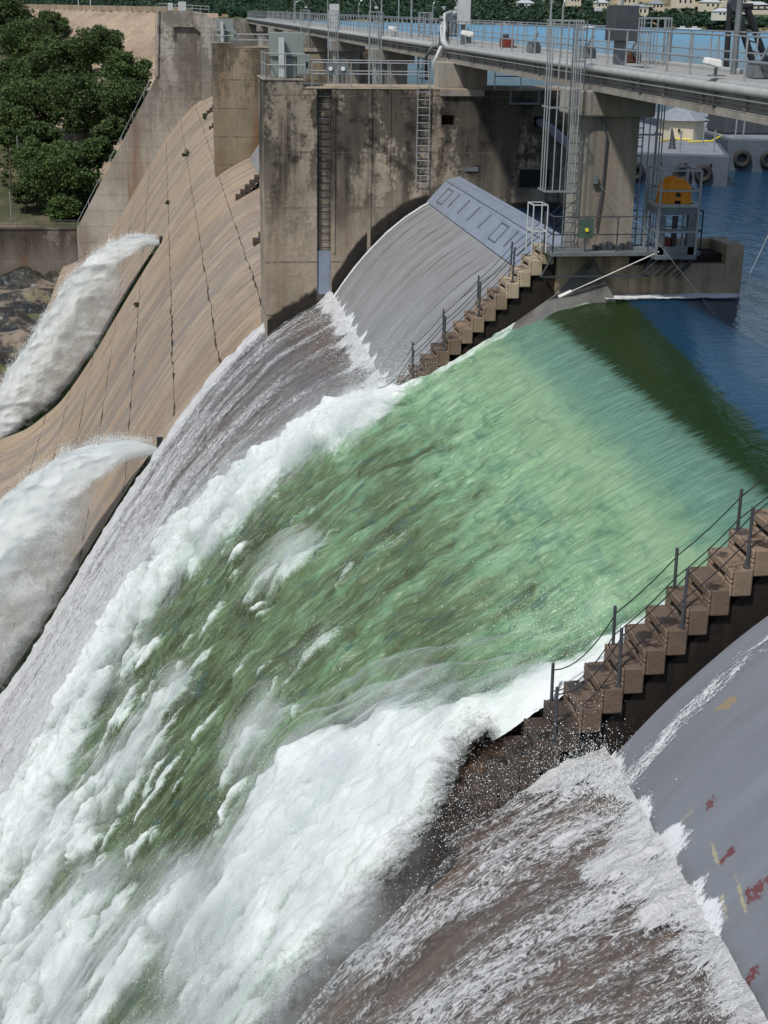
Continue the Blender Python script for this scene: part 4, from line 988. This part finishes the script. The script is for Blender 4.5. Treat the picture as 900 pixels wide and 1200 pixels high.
mc=thing('machinery_pile','rusty dark pile of machinery and chain on the second barge','machinery',(38,88,1.8))
g=random.Random(4)
for k in range(26):
    x=g.uniform(33,46); y=g.uniform(86,91); z=g.uniform(1.9,3.6)
    if k%3: MB().tube([(x,y,z),(x+g.uniform(-1.8,1.8),y+g.uniform(-1,1),z+g.uniform(-.8,.8))],g.uniform(.15,.4),10).build('tank',M['rust'] if k%2 else M['black'],mc)
    else:
        MB().box(x-.7,x+.7,y-.5,y+.5,1.8,z).build('block',M['black'],mc,bevel=.05)
for x in (34.2,37.6):
    vs=MB(); pts=[(x+.8*math.cos(a),85.5,2.9+.8*math.sin(a)) for a in np.linspace(0,2*PI,21)]; vs.tube(pts,.16,8); vs.build('wheel_rim',M['rust'],mc)
rp_=thing('traffic_cone','dark folded umbrella shaped post on the near barge deck','post',(27.4,76,1.6))
MB().tube([(27.3,76,1.62),(27.3,76,2.0),(27.2,76,2.7)],[.22,.16,.05],8).build('post_body',M['darkrail'],rp_)
mb=MB().tube([(29.5,79.5,1.7),(31,79.8,1.72),(32,81,1.9)],.05,6).tube([(28,80,1.7),(29.4,81.5,1.7),(30.2,81,1.7)],.05,6); tag(mb.build('hose',M['yellow']),'yellow hose lying across the pale barge deck','hose')

# ================================================================== WATER IN MOTION
def m_flow():
    t=NT('green overflow'); p=t.pos(); x,y,z=t.sep(p); foam=t.attr('foam'); pale=t.attr('pale')
    st=t.noise(t.mapv(p,(.22,2.4,.22)),1.2,6,.62,.3); st2=t.noise(t.mapv(p,(.8,7,.8)),1.3,4,.6,.2)
    blot=t.noise(t.mapv(p,(.30,.55,.30)),1.6,6,.62,.8); bl2=t.noise(t.mapv(p,(.9,1.5,.9),(5,5,5)),1.4,6,.65,.6)
    c=t.ramp(t.math('ADD',t.math('MULTIPLY',pale,.75),t.math('MULTIPLY',t.math('SUBTRACT',blot,.5),1.1)),
             [(.0,(.035,.048,.018)),(.2,(.070,.092,.040)),(.42,(.105,.155,.075)),(.62,(.14,.265,.145)),(.85,(.26,.41,.26))])
    c=t.mix(t.rng(st,.40,.30,0,.45),c,(.05,.09,.06))
    c=t.mix(t.rng(st2,.50,.70,0,.4),c,(.32,.47,.30))
    c=t.mix(t.rng(bl2,.56,.72,0,.45),c,(.25,.38,.25))
    xx=t.math('ADD',x,t.math('ADD',t.math('MULTIPLY',t.math('SUBTRACT',st,.5),.45),t.math('MULTIPLY',t.math('SUBTRACT',st2,.5),.9)))
    rp=t.noise(t.mapv(p,(1.9,.75,1.9),(3,1,2)),1.1,4,.5,.7); rd=t.math('SUBTRACT',1,t.math('ABSOLUTE',t.math('MULTIPLY',t.math('SUBTRACT',rp,.5),7.))); zone=t.math('MULTIPLY',t.rng(x,5.5,8),t.rng(x,11.6,10.6)); c=t.mix(t.math('MULTIPLY',t.rng(rd,.0,1,0,.34),zone),c,(.30,.46,.27)); c=t.mix(t.math('MULTIPLY',t.rng(rp,.50,.30,0,.4),zone),c,(.07,.17,.14))
    tealf=t.rng(xx,9.6,10.8,0,.75,True); c=t.mix(tealf,c,t.ramp(st2,[(.3,(.06,.155,.13)),(.7,(.14,.27,.22))]))
    yel=t.math('MULTIPLY',t.rng(xx,8.2,9.3),t.rng(xx,10.6,9.8)); c=t.mix(t.math('MULTIPLY',yel,t.rng(blot,.4,.65,0,.6)),c,(.18,.29,.14))
    dk=t.math('MULTIPLY',t.rng(blot,.44,.36),t.rng(x,8.5,7)); c=t.mix(t.math('MULTIPLY',dk,.75),c,(.045,.06,.022))
    mud=t.math('MULTIPLY',t.rng(bl2,.44,.38),t.rng(x,9.2,7.5)); c=t.mix(t.math('MULTIPLY',mud,.6),c,(.05,.10,.085))
    depth_and_shade=t.rng(xx,11.45,11.85,0,1,True); c=t.mix(depth_and_shade,c,(.012,.030,.006))  # dark band: deep water plus the bridge's reflection and shade painted in
    lk=t.math('SUBTRACT',xx,t.math('MULTIPLY',t.math('SUBTRACT',y,26),.10)); c=t.mix(t.rng(lk,12.45,12.75,0,1,True),c,(.007,.042,.088))
    fn=t.noise(t.mapv(p,(.7,2.0,.7)),3.2,10,.74,.5); fn2=t.noise(p,16,4,.7)
    fm=t.math('ADD',foam,t.math('MULTIPLY',t.math('SUBTRACT',fn,.5),.85)); fm=t.math('ADD',fm,t.math('MULTIPLY',t.math('SUBTRACT',fn2,.5),.45))
    fac=t.rng(fm,.34,.74,0,1,True)
    h=t.math('ADD',t.math('MULTIPLY',st,.7),t.math('MULTIPLY',st2,.35))
    wb=t.n('Bump',{'Height':t.math('ADD',t.math('ADD',h,t.math('MULTIPLY',bl2,.5)),t.math('MULTIPLY',t.noise(t.mapv(p,(1.9,.75,1.9),(3,1,2)),1.1,3,.5,.7),.8)),'Strength':t.rng(x,9.5,13,.75,.2),'Distance':.16}).outputs[0]
    w=t.bsdf(c,.10,wb,0,1.33)
    grn=t.noise(t.mapv(p,(.35,1.1,.35),(9,1,4)),1.3,6,.65,.5); fc=t.mix(t.rng(fm,.42,.85,0,1),(.33,.46,.36),(.715,.75,.745)); fc=t.mix(t.rng(grn,.50,.64,0,.5),fc,(.47,.60,.51))
    fb=t.n('Bump',{'Height':t.math('ADD',fn,t.math('MULTIPLY',fn2,.4)),'Strength':.45,'Distance':.10}).outputs[0]
    f=t.bsdf(fc,.95,fb,0,1.33,.1)
    mm=t.n('MixShader',{0:fac,1:w,2:f}).outputs[0]
    ea=t.rng(t.math('ADD',t.attr('edge'),t.math('ADD',t.math('MULTIPLY',t.math('SUBTRACT',fn,.5),.9),t.math('MULTIPLY',t.math('SUBTRACT',fn2,.5),.5))),.12,.62,0,1)
    return t.done(t.n('MixShader',{0:ea,1:t.n('BsdfTransparent').outputs[0],2:mm}).outputs[0])
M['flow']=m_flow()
# grid in x,y with even spacing down the slope
xsrc=np.linspace(16.0,-26,9000); zz=wat(xsrc); sarc=np.concatenate([[0],np.cumsum(np.hypot(np.diff(xsrc),np.diff(zz)))])
NS=900; sv=np.linspace(0,sarc[-1],NS); xv=np.interp(sv,sarc,xsrc)
NV=640; v=np.linspace(0,1,NV)
yhi=np.interp(xv,[-26,-7,-4.8,-2.7,-.7,2.2,5,6.4,7.3,16],[52.5,50,49.5,50.5,51.7,49.7,47.4,45.4,43.4,43.4])
ylo=np.interp(xv,[-26,-3,1.3,2.6,3.7,4.6,5.2,16],[18.4,19.5,20.2,20.5,20.85,21.5,22.5,22.5])
XX=np.repeat(xv[:,None],NV,1); YY=ylo[:,None]+(yhi-ylo)[:,None]*v[None,:]; SS=np.repeat(sv[:,None],NV,1)
ZZ=wat(XX)
dz=np.gradient(wat(xv),xv); nx=-dz/np.hypot(1,dz); nz=1/np.hypot(1,dz)
warp=(fbm(XX*.5,YY*.5,4,21)-.5)*2.6+(fbm(XX*1.6,YY*1.6,3,31)-.5)*1.2
yhi=yhi-1.1*sst(7,4,xv)
ihi=np.interp(xv,[-26,-9,-6,-4,-2.5,-.7,1.2,3.2,5.8,7.7,8.6,9.5,16],[24,31,38,41.5,43.2,43.6,43.2,42.8,41.9,42.2,43.3,44.5,45])[:,None]
ilo=np.interp(xv,[-26,-3,-1.5,-.5,.4,1,1.8,2.3,3,3.9,4.8,6.4,7.9,9,10,10.8,16],[36,33.,31.,28.6,26.4,26.8,28.2,28.6,27.4,26.2,25.3,24.4,23.8,23.6,23.1,22.7,21])[:,None]
fh=sst(-1.0,1.2,(YY-ihi)+warp*1.0); flw=sst(-1.0,1.2,(ilo-YY)+warp*.9)
foam=np.maximum(fh,flw)
def lump(px_,py_,lx,ly,a=1.):   # elongated foam patches inside the green
    global foam
    r=np.hypot((XX-px_+(warp*.55))/lx,(YY-py_+(warp*.5))/ly); foam=np.maximum(foam,a*sst(1.25,.2,r)*(.55+.6*pn_))
pn_=puff(XX*1.1,YY*1.7,4,43)
gl2=np.random.default_rng(21)
for a in ((3.2,36.2,1.3,.7,.9),(2.3,37.4,.9,.6,.85),(3.1,30.8,.9,.6,.7),(1.6,29.4,1.2,.9,.9),(5.2,33.,.8,.5,.45)): lump(*a)
for k in range(95):
    x_=gl2.uniform(-7,4.2); y_=gl2.uniform(27,42)
    if x_>1 and y_<33 and gl2.random()<.5: continue
    lump(x_,y_,gl2.uniform(.22,.6),gl2.uniform(.2,.45),gl2.uniform(.45,.95)*(1 if x_<2 else .8))
# broken foam grows down the slope
gapn=billow(XX*.28,YY*.6,5,46,.55); foam=foam*(1-.9*sst(.58,.74,gapn)*sst(2.5,-2,XX)*sst(20,21.5,YY)); foam=foam*(1-.5*sst(.62,.78,billow(XX*.7,YY*1.2,4,47,.55))*sst(5,0,XX))
gr=sst(6.5,-6,XX); patch=billow(XX*.33,YY*.62,5,41,.55)
foam=np.maximum(foam,sst(.88-.30*gr,1.0-.24*gr,patch)*(.35+.65*gr))
foam=np.where(XX>7.2,foam*sst(12.2,9.0,XX)*1.0,foam)
# thin line of foam along the piers
edge=np.maximum(sst(42.4,43.0,YY+.35*(fbm(XX*.8,YY*0,3,62)-.5)*2)*sst(15.9,14.5,XX)*(.75+.5*fbm(XX*1.3,YY*2.5,3,61)),sst(22.55+.9,22.7,YY)*sst(13,11,XX)*(.35+.7*fbm(XX*1.3,YY*2,3,61)))
edge=edge*.62*sst(7.5,8.5,XX); foam_core=foam.copy(); foam=np.clip(np.maximum(foam,edge),0,1)
pale=.34+.52*sst(5.2,9.2,XX)*sst(12.3,10.6,XX)+.12*sst(26,41,YY)*sst(2,7,XX)+.25*np.exp(-((XX-9.8-(fbm(YY*.4,YY*0,2,6)-.5)*.8)/.45)**2)
sub=billow(XX*.5,YY*.9,5,71,.6); pale=pale+.30*sst(.45,.8,sub)*sst(9.8,6.5,XX)-.26*sst(5,-1,XX)
# relief
st=fbm(XX*.45,YY*2.1,4,81)-.5; ch=fbm(XX*.9,YY*1.1,4,91)-.5
big=puff(XX*.34,YY*.48,4,101,.5); med=puff(XX*.9,YY*1.9,5,111,.66); fin=fbm(XX*4.2,YY*4.6,3,121)
calm=sst(12.5,8.5,XX)
mot=puff(XX*.62,YY*1.0,5,131,.6)-.5
D=calm*(st*.12+ch*.12*sst(9,5,XX)+mot*.38*sst(9.8,8.4,XX)*(1-.6*foam)) + .10*calm*sst(9.5,6,XX)*(sub-.5)
amp=sst(8.8,5.0,XX)*.75+.25
fcb=blur(foam_core,18)
D=D+.12*edge*fin+foam_core**1.2*(.42+.58*sst(.15,.75,fcb))*(1-.45*flw)*(amp*(-.05+big*.72+med*.38)+fin*.24)
D=D+ (fin-.5)*.05*calm
D*= sst(15.9,14.5,XX)*.999+.001*0
edm=sst(1.2,0,yhi[:,None]-YY)*sst(7.0,6.2,XX); D=D*(1-.85*sst(.8,.0,YY-ylo[:,None])*sst(9,6,XX))
D=D*(1-edm)-edm*1.25*sst(7.2,5,XX)
# water climbs a little at the walls of the opening, sinks at the middle
Pn=np.stack([XX+nx[:,None]*D,YY+(med-.5)*foam*.35*sst(7.3,6.5,XX),ZZ+nz[:,None]*D],-1)
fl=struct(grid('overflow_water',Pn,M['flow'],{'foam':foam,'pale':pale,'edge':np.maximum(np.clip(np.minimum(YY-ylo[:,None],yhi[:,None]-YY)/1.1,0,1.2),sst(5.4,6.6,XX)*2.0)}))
FOAMINFO=(XX,YY,Pn,foam)
def m_mist():
    t=NT('spray mist'); p=t.pos(); d=t.attr('dens'); n=t.noise(p,.75,7,.68,.5); n2=t.noise(p,11,5,.8)
    a=t.math('MULTIPLY',d,t.math('ADD',t.rng(n,.36,.68),t.math('MULTIPLY',t.math('SUBTRACT',n2,.5),.9)),True)
    sh=t.n('MixShader',{0:.5,1:t.bsdf((.80,.84,.85),1,None,0,1.33,0.),2:t.n('BsdfTranslucent',{'Color':(.80,.84,.85,1)}).outputs[0]}).outputs[0]
    return t.done(t.n('MixShader',{0:t.math('MULTIPLY',a,.85,True),1:t.n('BsdfTransparent').outputs[0],2:sh}).outputs[0])
M['mist']=m_mist()
fo=blur(foam*sst(8.5,5.5,XX),14)[::4,::4]; bx=blur(Pn[...,2]-wat(XX),10)[::4,::4]
for li,hh in enumerate((.22,.45,.75,1.1)):
    A=XX[::4,::4]; B0=YY[::4,::4]; B=20.2+(B0-B0.min(1,keepdims=True))*1.0
    h_=wat(A)+np.clip(bx,0,2)+hh*(.35+fo)+(fbm(A*.6,B0*.7,3,500+li)-.5)*.6
    ed=np.minimum(sst(0,1.6,B0-ylo[::4,None]),sst(0,2.2,yhi[::4,None]-B0))
    dn=(3.0*sst(.25,.6,fo)*(1-fo)+.30*fo)*(1.0-.17*li)*ed*sst(7.5,5.5,A)*.75
    o=grid('spray_mist',np.stack([A-hh*.3,B0,h_],-1),M['mist'],{'dens':dn},mask=(dn>.02)); tag(o,'thin veil of white spray drifting above the foam of the green overflow','mist',kind='stuff')

fx=np.arange(13.5,18.4,.05); fy=np.linspace(42.0,43.4,24); A,B=np.meshgrid(fx,fy,indexing='ij')
FE=(A,B)
# thin sheets over the concrete below the closed gates
for li in range(3):
    ex=np.arange(-18,6.2,.1); ed_=np.linspace(-1.3,1.2,30); A,E_=np.meshgrid(ex,ed_,indexing='ij')
    yl=np.interp(A,xv[::-1],ylo[::-1]); B=yl+E_
    zz_=wat(A)+.30+.22*li-np.clip(-E_,0,2)*.75+(fbm(A*.9,B*1.2,3,600+li)-.5)*.5
    dn=.50*np.clip(1-np.abs(E_-.05)/1.25,0,1)**1.2*sst(4.6,2.6,A)*(.55+.6*fbm(A*.8,B*.9,3,610+li))
    o=grid('spray_fringe',np.stack([A,B,zz_],-1),M['mist'],{'dens':dn}); tag(o,'ragged fringe of spray where the foam spills past the nearest stepped wall','spray',kind='stuff')
def m_thin():
    t=NT('thin running water'); p=t.pos(); foam=t.attr('foam')
    big=t.noise(t.mapv(p,(.25,1.6,.25)),1.2,5,.65,.6)
    def rid(sc,k,o,d=.8):
        n=t.noise(t.mapv(p,sc,o),k,5,.6,d); return t.math('SUBTRACT',1,t.math('ABSOLUTE',t.math('MULTIPLY',t.math('SUBTRACT',n,.5),5.)))
    r1=rid((.9,2.8,.9),2.4,(0,0,0)); r2=rid((2.,5.5,2.),2.6,(4,3,2)); fn=t.noise(p,14,5,.75)
    st=t.math('MAXIMUM',r1,t.math('MULTIPLY',r2,.9)); st2=fn
    fm=t.math('ADD',t.math('MULTIPLY',foam,1.15),t.math('MULTIPLY',t.math('SUBTRACT',big,.5),.7)); fm=t.math('ADD',fm,t.math('MULTIPLY',t.math('SUBTRACT',st,.58),.95)); fm=t.math('ADD',fm,t.math('MULTIPLY',t.math('SUBTRACT',fn,.5),.8))
    fac=t.rng(fm,.42,.82,0,.92,True)
    b=t.n('Bump',{'Height':t.math('ADD',st,st2),'Strength':.8,'Distance':.06}).outputs[0]
    f=t.bsdf((.64,.65,.66),.6,b,0,1.33,.3)
    gl=t.n('BsdfGlossy',{'Color':(1,1,1,1),'Roughness':.18,'Normal':b}).outputs[0]; tr=t.n('BsdfTransparent').outputs[0]
    fr=t.n('Fresnel',{'IOR':1.33,'Normal':b}).outputs[0]
    w=t.n('MixShader',{0:t.math('MULTIPLY',fr,.35,True),1:tr,2:gl}).outputs[0]
    return t.done(t.n('MixShader',{0:fac,1:w,2:f}).outputs[0])
M['thin']=m_thin()
def thin(name,y0,y1,x_top,x_end,foamf,n_s,n_v,label=None):
    xsrc=np.linspace(x_top,x_end,6000); z=conc(xsrc); s=np.concatenate([[0],np.cumsum(np.hypot(np.diff(xsrc),np.diff(z)))])
    xv=np.interp(np.linspace(0,s[-1],n_s),s,xsrc); A=np.repeat(xv[:,None],n_v,1); B=np.repeat(np.linspace(y0,y1,n_v)[None,:],n_s,0)
    dz=np.gradient(conc(xv),xv); nx=(-dz/np.hypot(1,dz))[:,None]; nz=(1/np.hypot(1,dz))[:,None]
    f=foamf(A,B); 
    stx=fbm(A*.9,B*3.2,4,141)-.5; bb=billow(A*1.6,B*2.6,4,151)
    Dp=.13+stx*.14+f**1.5*(bb*.34)+ (fbm(A*4,B*6,3,161)-.5)*.07
    return struct(grid(name,np.stack([A+nx*Dp,B,conc(A)+nz*Dp],-1),M['thin'],{'foam':f}))
def fA(A,B):
    w=(fbm(A*.8,B*.9,4,171)-.5)
    toe=sst(6.6,7.35,A+w*1.3)
    left=sst(64.2,66.1,B)*.50
    f=.19+.12*sst(7,0,A)+toe*.75+left+.35*sst(3,-6,A)*(1-abs(B-55)/14)
    near=sst(50.5,46,B+w*3)*sst(7,3,A)*.55
    return np.clip(f+near+(fbm(A*.35,B*1.2,4,181)-.5)*.5,0,1)
thin('thin_water_sheet',44.4,66.15,7.45,-26,fA,420,420)
def fB(A,B):
    w=(fbm(A*.6,B*.8,4,191)-.5)
    jag=(np.abs(((B+w*3)/2.6)%1-.5)*2)
    toe=sst(6.5,7.35,A-jag*.3+w*2.6+.15)
    f=.27+toe*.58+.22*sst(19.5,21.2,B)*sst(5,3,A)+.12*sst(4,0,A)
    return np.clip(f+(fbm(A*.5,B*.9,5,201)-.5)*.6,0,1)
thin('thin_water_sheet',8.0,21.5,7.5,-12,fB,460,420)
rx=np.arange(-16,6.0,.07); ry=np.linspace(20.5,22.1,40); A,B=np.meshgrid(rx,ry,indexing='ij')
shift=np.interp(A,[-16,-3,1.3,2.6,4,6],[-2.3,-1.5,-.95,-.6,-.3,0])
prof_=sst(20.95,21.4,B)**.8; Hh=(wat(A)-conc(A)+.05)
prof_=prof_*sst(4.9,3.9,A)
hgt=Hh*prof_*(.55+.5*puff(A*.9,B*1.4,4,401))+.18*puff(A*2.6,B*3.2,3,411)*prof_*1.5
foot=grid('rubble_foot',np.stack([A,B+shift,conc(A)+hgt-.05],-1),M['wetrock']); tag(foot,'dark wet worn end of the nearest stepped wall running down between the two flows','wall')
# thin trickle down the near gate beside the stepped wall
def m_trickle():
    t=NT('gate trickle'); p=t.pos(); e=t.attr('foam'); n=t.noise(t.mapv(p,(.8,4,.8)),2.5,8,.75,.6); n2=t.noise(p,22,3,.7)
    fm=t.math('ADD',e,t.math('ADD',t.math('MULTIPLY',t.math('SUBTRACT',n,.5),1.6),t.math('MULTIPLY',t.math('SUBTRACT',n2,.5),.8)))
    return t.done(t.bsdf((.75,.78,.80),.6,t.bump(n,.7,.05),alpha=t.rng(fm,.45,.75,0,.9)))
M['trickle']=m_trickle()
def trickle(y0,y1,gx,gzv,off,cfun,name='gate_trickle'):
    xx=np.linspace(gx[0]+.05,gx[-1],160); yy=np.linspace(y0,y1,50 if y1-y0<5 else 260); A,B=np.meshgrid(xx,yy,indexing='ij')
    Zz=sm(A,np.concatenate([[gx[0]-1.3],gx,[gx[-1]+1.5]]),np.concatenate([[gzv[0]-2.4],gzv,[gzv[-1]+.45]]),.15)+off
    return struct(grid(name,np.stack([A,B,Zz],-1),M['trickle'],{'foam':cfun(A,B)}))
trickle(19.0,21.3,GNX,GNZ,.05,lambda A,B: .58*np.exp(-((B-20.45-(A-8)*.10)/.30)**2)*sst(12.5,8,A)+.1*sst(21.3,20,B))
A,B=FE; B=B-.35*fbm(A*1.2,A*0,3,5)
struct(grid('foam_line',np.stack([A,B,.02+.07*puff(A*3,B*5,3,9)],-1),M['trickle'],{'foam':np.clip(.95*sst(42.0,42.7,B)*sst(18.6,17.6,A),0,1)}))
trickle(8.,21.3,GNX,GNZ,.035,lambda A,B: 1.0*sst(7.72,7.35,A+(fbm(A*1.5,B*1.8,4,701)-.5)*.9)-.12,'toe_splash')
trickle(44.8,64.,GX,GZ,.035,lambda A,B: 1.0*sst(7.6,7.25,A+(fbm(A*1.5,B*1.8,4,711)-.5)*.8)-.12,'toe_splash')
trickle(61.5,64.1,GX,GZ,.05,lambda A,B: .8*np.exp(-((B-63.6)/.3)**2))
# dark curved run-off lines on the wet gate
gl_=[o for o in bpy.data.objects if o.name.startswith('spillway_gate')][0]; gl_['_o']=(10.,(44.66+64.14)/2,0.)
for k,yv in enumerate(np.linspace(46.0,62.8,12)):
    x0=random.uniform(8.4,10.4); x1=11.45; mb=MB(); n_=16; ws=[random.uniform(.008,.028) for _ in range(n_+1)]
    for i in range(n_):
        q=[]
        for j in (i,i+1):
            x=x1+(x0-x1)*j/n_; w_=ws[j]*math.sin(PI*min(1,(j+.3)/n_))+.003
            z=float(sm(x,np.concatenate([[GX[0]-1.3],GX,[GX[-1]+1.5]]),np.concatenate([[GZ[0]-2.4],GZ,[GZ[-1]+.45]]),.15))+.014; q.append((x,yv-w_,z)); q.append((x,yv+w_,z))
        mb.add([q[0],q[1],q[3],q[2]],[(0,1,2,3)])
    mb.build('seam',M['debris'] if k%3 else M['rust'],gl_)

# ---- jets from the sluices
def m_jet():
    t=NT('jet water'); p=t.pos(); d=t.attr('dens')
    n=t.noise(t.mapv(p,(.55,.55,.9)),1.1,8,.66,.7); n2=t.noise(p,7,4,.7)
    a=t.math('ADD',d,t.math('ADD',t.math('MULTIPLY',t.math('SUBTRACT',n,.5),.9),t.math('MULTIPLY',t.math('SUBTRACT',n2,.5),.6)))
    c=t.mix(t.rng(n,.35,.65),(.88,.93,.91),(.97,.98,.98)); al=t.rng(a,.15,.95,0,.90,True)
    sh=t.n('MixShader',{0:.42,1:t.bsdf(c,.95,None,0,1.33,.0),2:t.n('BsdfTranslucent',{'Color':c}).outputs[0]}).outputs[0]
    return t.done(t.n('MixShader',{0:al,1:t.n('BsdfTransparent').outputs[0],2:sh}).outputs[0])
M['jet']=m_jet()
def jet(Yc,label,flare,seed,x_end):
    t=thing('water_jet',label,'water jet',(-1,Yc,-12),'water jets from the sluices')
    jx=np.array([-.7,-1.1,-2.7,-5.1,-7.3,-9.2,-10.6,-12.0,-13.5,-15.2,-16.6,-19,-24])
    jz=np.array([-11.75,-11.7,-11.75,-12.3,-13.7,-15.5,-17.5,-19.9,-21.9,-24.3,-26.6,-29.,-31])
    jx=jx[::-1]; jz=jz[::-1]
    xs_=np.linspace(-.75,x_end,170)
    for li,off in enumerate(np.linspace(-.5,1.5,6)):
        vv=np.linspace(0,1,80)**1.4; A,B=np.meshgrid(xs_,vv,indexing='ij')
        dd=-.8-A
        top=np.interp(A,jx,jz)-.35*sst(1.5,0,dd); bot=conc(A)-.2; bot=np.maximum(bot,top-.45-dd*1.35)
        lump_=(puff(A*.9,B*0+li*3.1,4,seed)-.5)*np.clip(dd*.13,0,.8)
        top=top+lump_*(1-abs(off)*.3)-abs(off)*.2
        Zz=top+(bot-top)*B
        A=A+(fbm(Zz*.6,B*2+li,3,seed+3)-.5)*.8*sst(-2,-6,A)
        wd=.5+np.clip(-1-A,0,20)*flare
        Yv=Yc+off*np.where(off<0,.9*sst(-.5,3,dd),wd)+(puff(A*.5,Zz*.6,3,seed+li*7)-.5)*np.clip(dd*.12,0,.7)
        T=.28+.30*dd; q=top-Zz
        dn=1.12*(1-sst(T*.45,T*1.5,q))+(.60-.25*B)*sst(.5,6,dd)-abs(off)*.05
        dn=dn*(1-.5*sst(.8,1,B))
        tsp=np.abs(B-0)<.04; dn=np.where(tsp,dn*.75,dn)
        o=t['_o']; grid('spray_sheet',np.stack([A-o[0],Yv-o[1],Zz-o[2]],-1),M['jet'],{'dens':np.clip(dn,0,1)},parent=t)
    return t
jet(134.0,'white water jet bursting from the far sluice and falling to the left',.17,301,-24)
jet(67.7,'white water jet from the near sluice arching left just below the dry face',.13,351,-17)

# ---- spray droplets
def drops(name,P_,S_,label,mat):
    n=len(P_); base=np.array([[1,0,0],[-1,0,0],[0,1,0],[0,-1,0],[0,0,1],[0,0,-1]],float)
    fc=np.array([[0,2,4],[2,1,4],[1,3,4],[3,0,4],[2,0,5],[1,2,5],[3,1,5],[0,3,5]])
    V=(P_[:,None,:]+base[None]*S_[:,None,None]).reshape(-1,3); Fi=(fc[None]+np.arange(n)[:,None,None]*6).reshape(-1,3)
    me=bpy.data.meshes.new(name); me.vertices.add(len(V)); me.vertices.foreach_set('co',V.reshape(-1).astype(np.float32))
    me.loops.add(Fi.size); me.loops.foreach_set('vertex_index',Fi.reshape(-1).astype(np.int32)); me.polygons.add(len(Fi))
    me.polygons.foreach_set('loop_start',np.arange(0,Fi.size,3,dtype=np.int32)); me.polygons.foreach_set('loop_total',np.full(len(Fi),3,dtype=np.int32)); me.update(calc_edges=True)
    me.polygons.foreach_set('use_smooth',[True]*len(Fi))
    me.materials.append(mat); o=bpy.data.objects.new(name,me); col.objects.link(o); tag(o,label,'spray',kind='stuff'); return o
t_=NT('spray droplets'); M['drop']=t_.done(t_.bsdf((.86,.90,.90),.5,None,0,1.33,.4))
Pq=[];Sq=[]
g=np.random.default_rng(77)
# over the foam
XX,YY,Pn,foam=FOAMINFO
w=(foam*sst(9.5,6,XX)).reshape(-1); w=w*(.25+4*(np.abs(foam-.5).reshape(-1)<.3)); 
idx=g.choice(len(w),150000,p=w/w.sum()); q=Pn.reshape(-1,3)[idx].copy()
hh=g.exponential(.16,len(q)); q[:,2]+=hh; q[:,0]+=g.normal(0,.12,len(q))-hh*.3; q[:,1]+=g.normal(0,.14,len(q)); Pq.append(q); Sq.append(np.clip(g.lognormal(-5.3,.45,len(q)),.002,.012))
def burst_(c,spread,n,up,s=(.004,.012)):
    n=int(n*1.3)
    q=np.array(c)+g.normal(size=(n,3))*np.array(spread); q[:,2]+=g.exponential(up,n); Pq.append(q); Sq.append(np.clip(g.lognormal(-5.25,.5,n),.002,.014))
burst_((7.2,43.9,-3.1),(.7,.5,.3),7000,.5); burst_((6.6,44.6,-3.9),(.6,.6,.2),1800,.3)
burst_((6.7,21.0,-4.1),(.45,.35,.15),1800,.35); burst_((7.0,20.3,-4.0),(.3,.9,.1),1500,.2)
burst_((5.6,21.8,-4.9),(.9,.3,.3),1600,.25); burst_((4.2,21.5,-6.2),(1.2,.35,.3),2500,.3)
burst_((2.2,21.2,-8.2),(1.6,.5,.4),3500,.35)
nn=9000; x=g.uniform(-6,6.2,nn); y=21.3+np.interp(x,[-6,6],[-.9,0])+g.normal(0,.45,nn); z=wat(x)-.3+g.exponential(.22,nn); Pq.append(np.stack([x,y,z],1)); Sq.append(np.clip(g.lognormal(-5.4,.5,nn),.002,.012)); burst_((7.6,24.2,-2.9),(1.0,.8,.2),1800,.35)
# along toe lines
for (yA,yB,n,xx) in ((9,21.3,5200,7.15),(45,64,5200,7.1)):
    y=g.uniform(yA,yB,n); x=xx-g.exponential(.35,n)+.15; z=conc(x)+.15+g.exponential(.10,n); Pq.append(np.stack([x,y,z],1)); Sq.append(g.uniform(.004,.011,n)*(1 if yA<30 else 1.4))
drops('spray_droplets',np.concatenate(Pq),np.concatenate(Sq),'fine white spray droplets over the foaming overflow',M['drop'])
# jets' ragged tops
Pq=[];Sq=[]
jx=np.array([-.7,-1.1,-2.7,-5.1,-7.3,-9.2,-10.6,-12.0,-13.5,-15.2,-16.6,-19]); jz=np.array([-11.75,-11.7,-11.75,-12.3,-13.7,-15.5,-17.5,-19.9,-21.9,-24.3,-26.6,-29.])
for Yc,n,x1,s in ((134.,26000,-18,.035),(67.7,26000,-13,.018)):
    x=-1.2-g.uniform(0,1,n)**.8*(-x1-1.2); z=np.interp(x,jx[::-1],jz[::-1])+(billow(x*.8,x*0+3.1,4,301)-.5)*np.clip((-.8-x)*.22,0,1.3)-g.exponential(.5,n)*.8+g.exponential(.22,n)*np.clip((-x)*.15,.2,1.4)
    y=Yc+.3+np.abs(g.normal(0,.5,n))*(.6+np.clip(-x*.12,0,2))-.3; Pq.append(np.stack([x,y,z],1)); Sq.append(g.uniform(.4,1,n)*s)
drops('jet_spray',np.concatenate(Pq),np.concatenate(Sq),'fine droplets breaking off the two sluice jets',M['drop'])

# ---- small plants in the joints
for x,y,r,lb in ((2.2,168,1.1,'small green bush growing in a spillway joint'),(5.0,192,.9,'tiny bush at the top of the dry spillway'),(-2.9,118,.5,'tuft in the middle joint near the far jet'),(-.1,150,.6,'tuft on the third joint below the ochre pier')):
    z=float(conc(x)); t=thing('joint_bush',lb,'bush',(x,y,z),'bushes in the spillway joints'); V,T=leafcloud(8,40,r*.6,.7,.16,seed=int(y)); V[...,2]+=z*0+r*.5
    q=quads('foliage',V,T,M['leafpale'],t)
# remove planning helpers stored on objects
for o in bpy.data.objects:
    if '_o' in o: del o['_o']
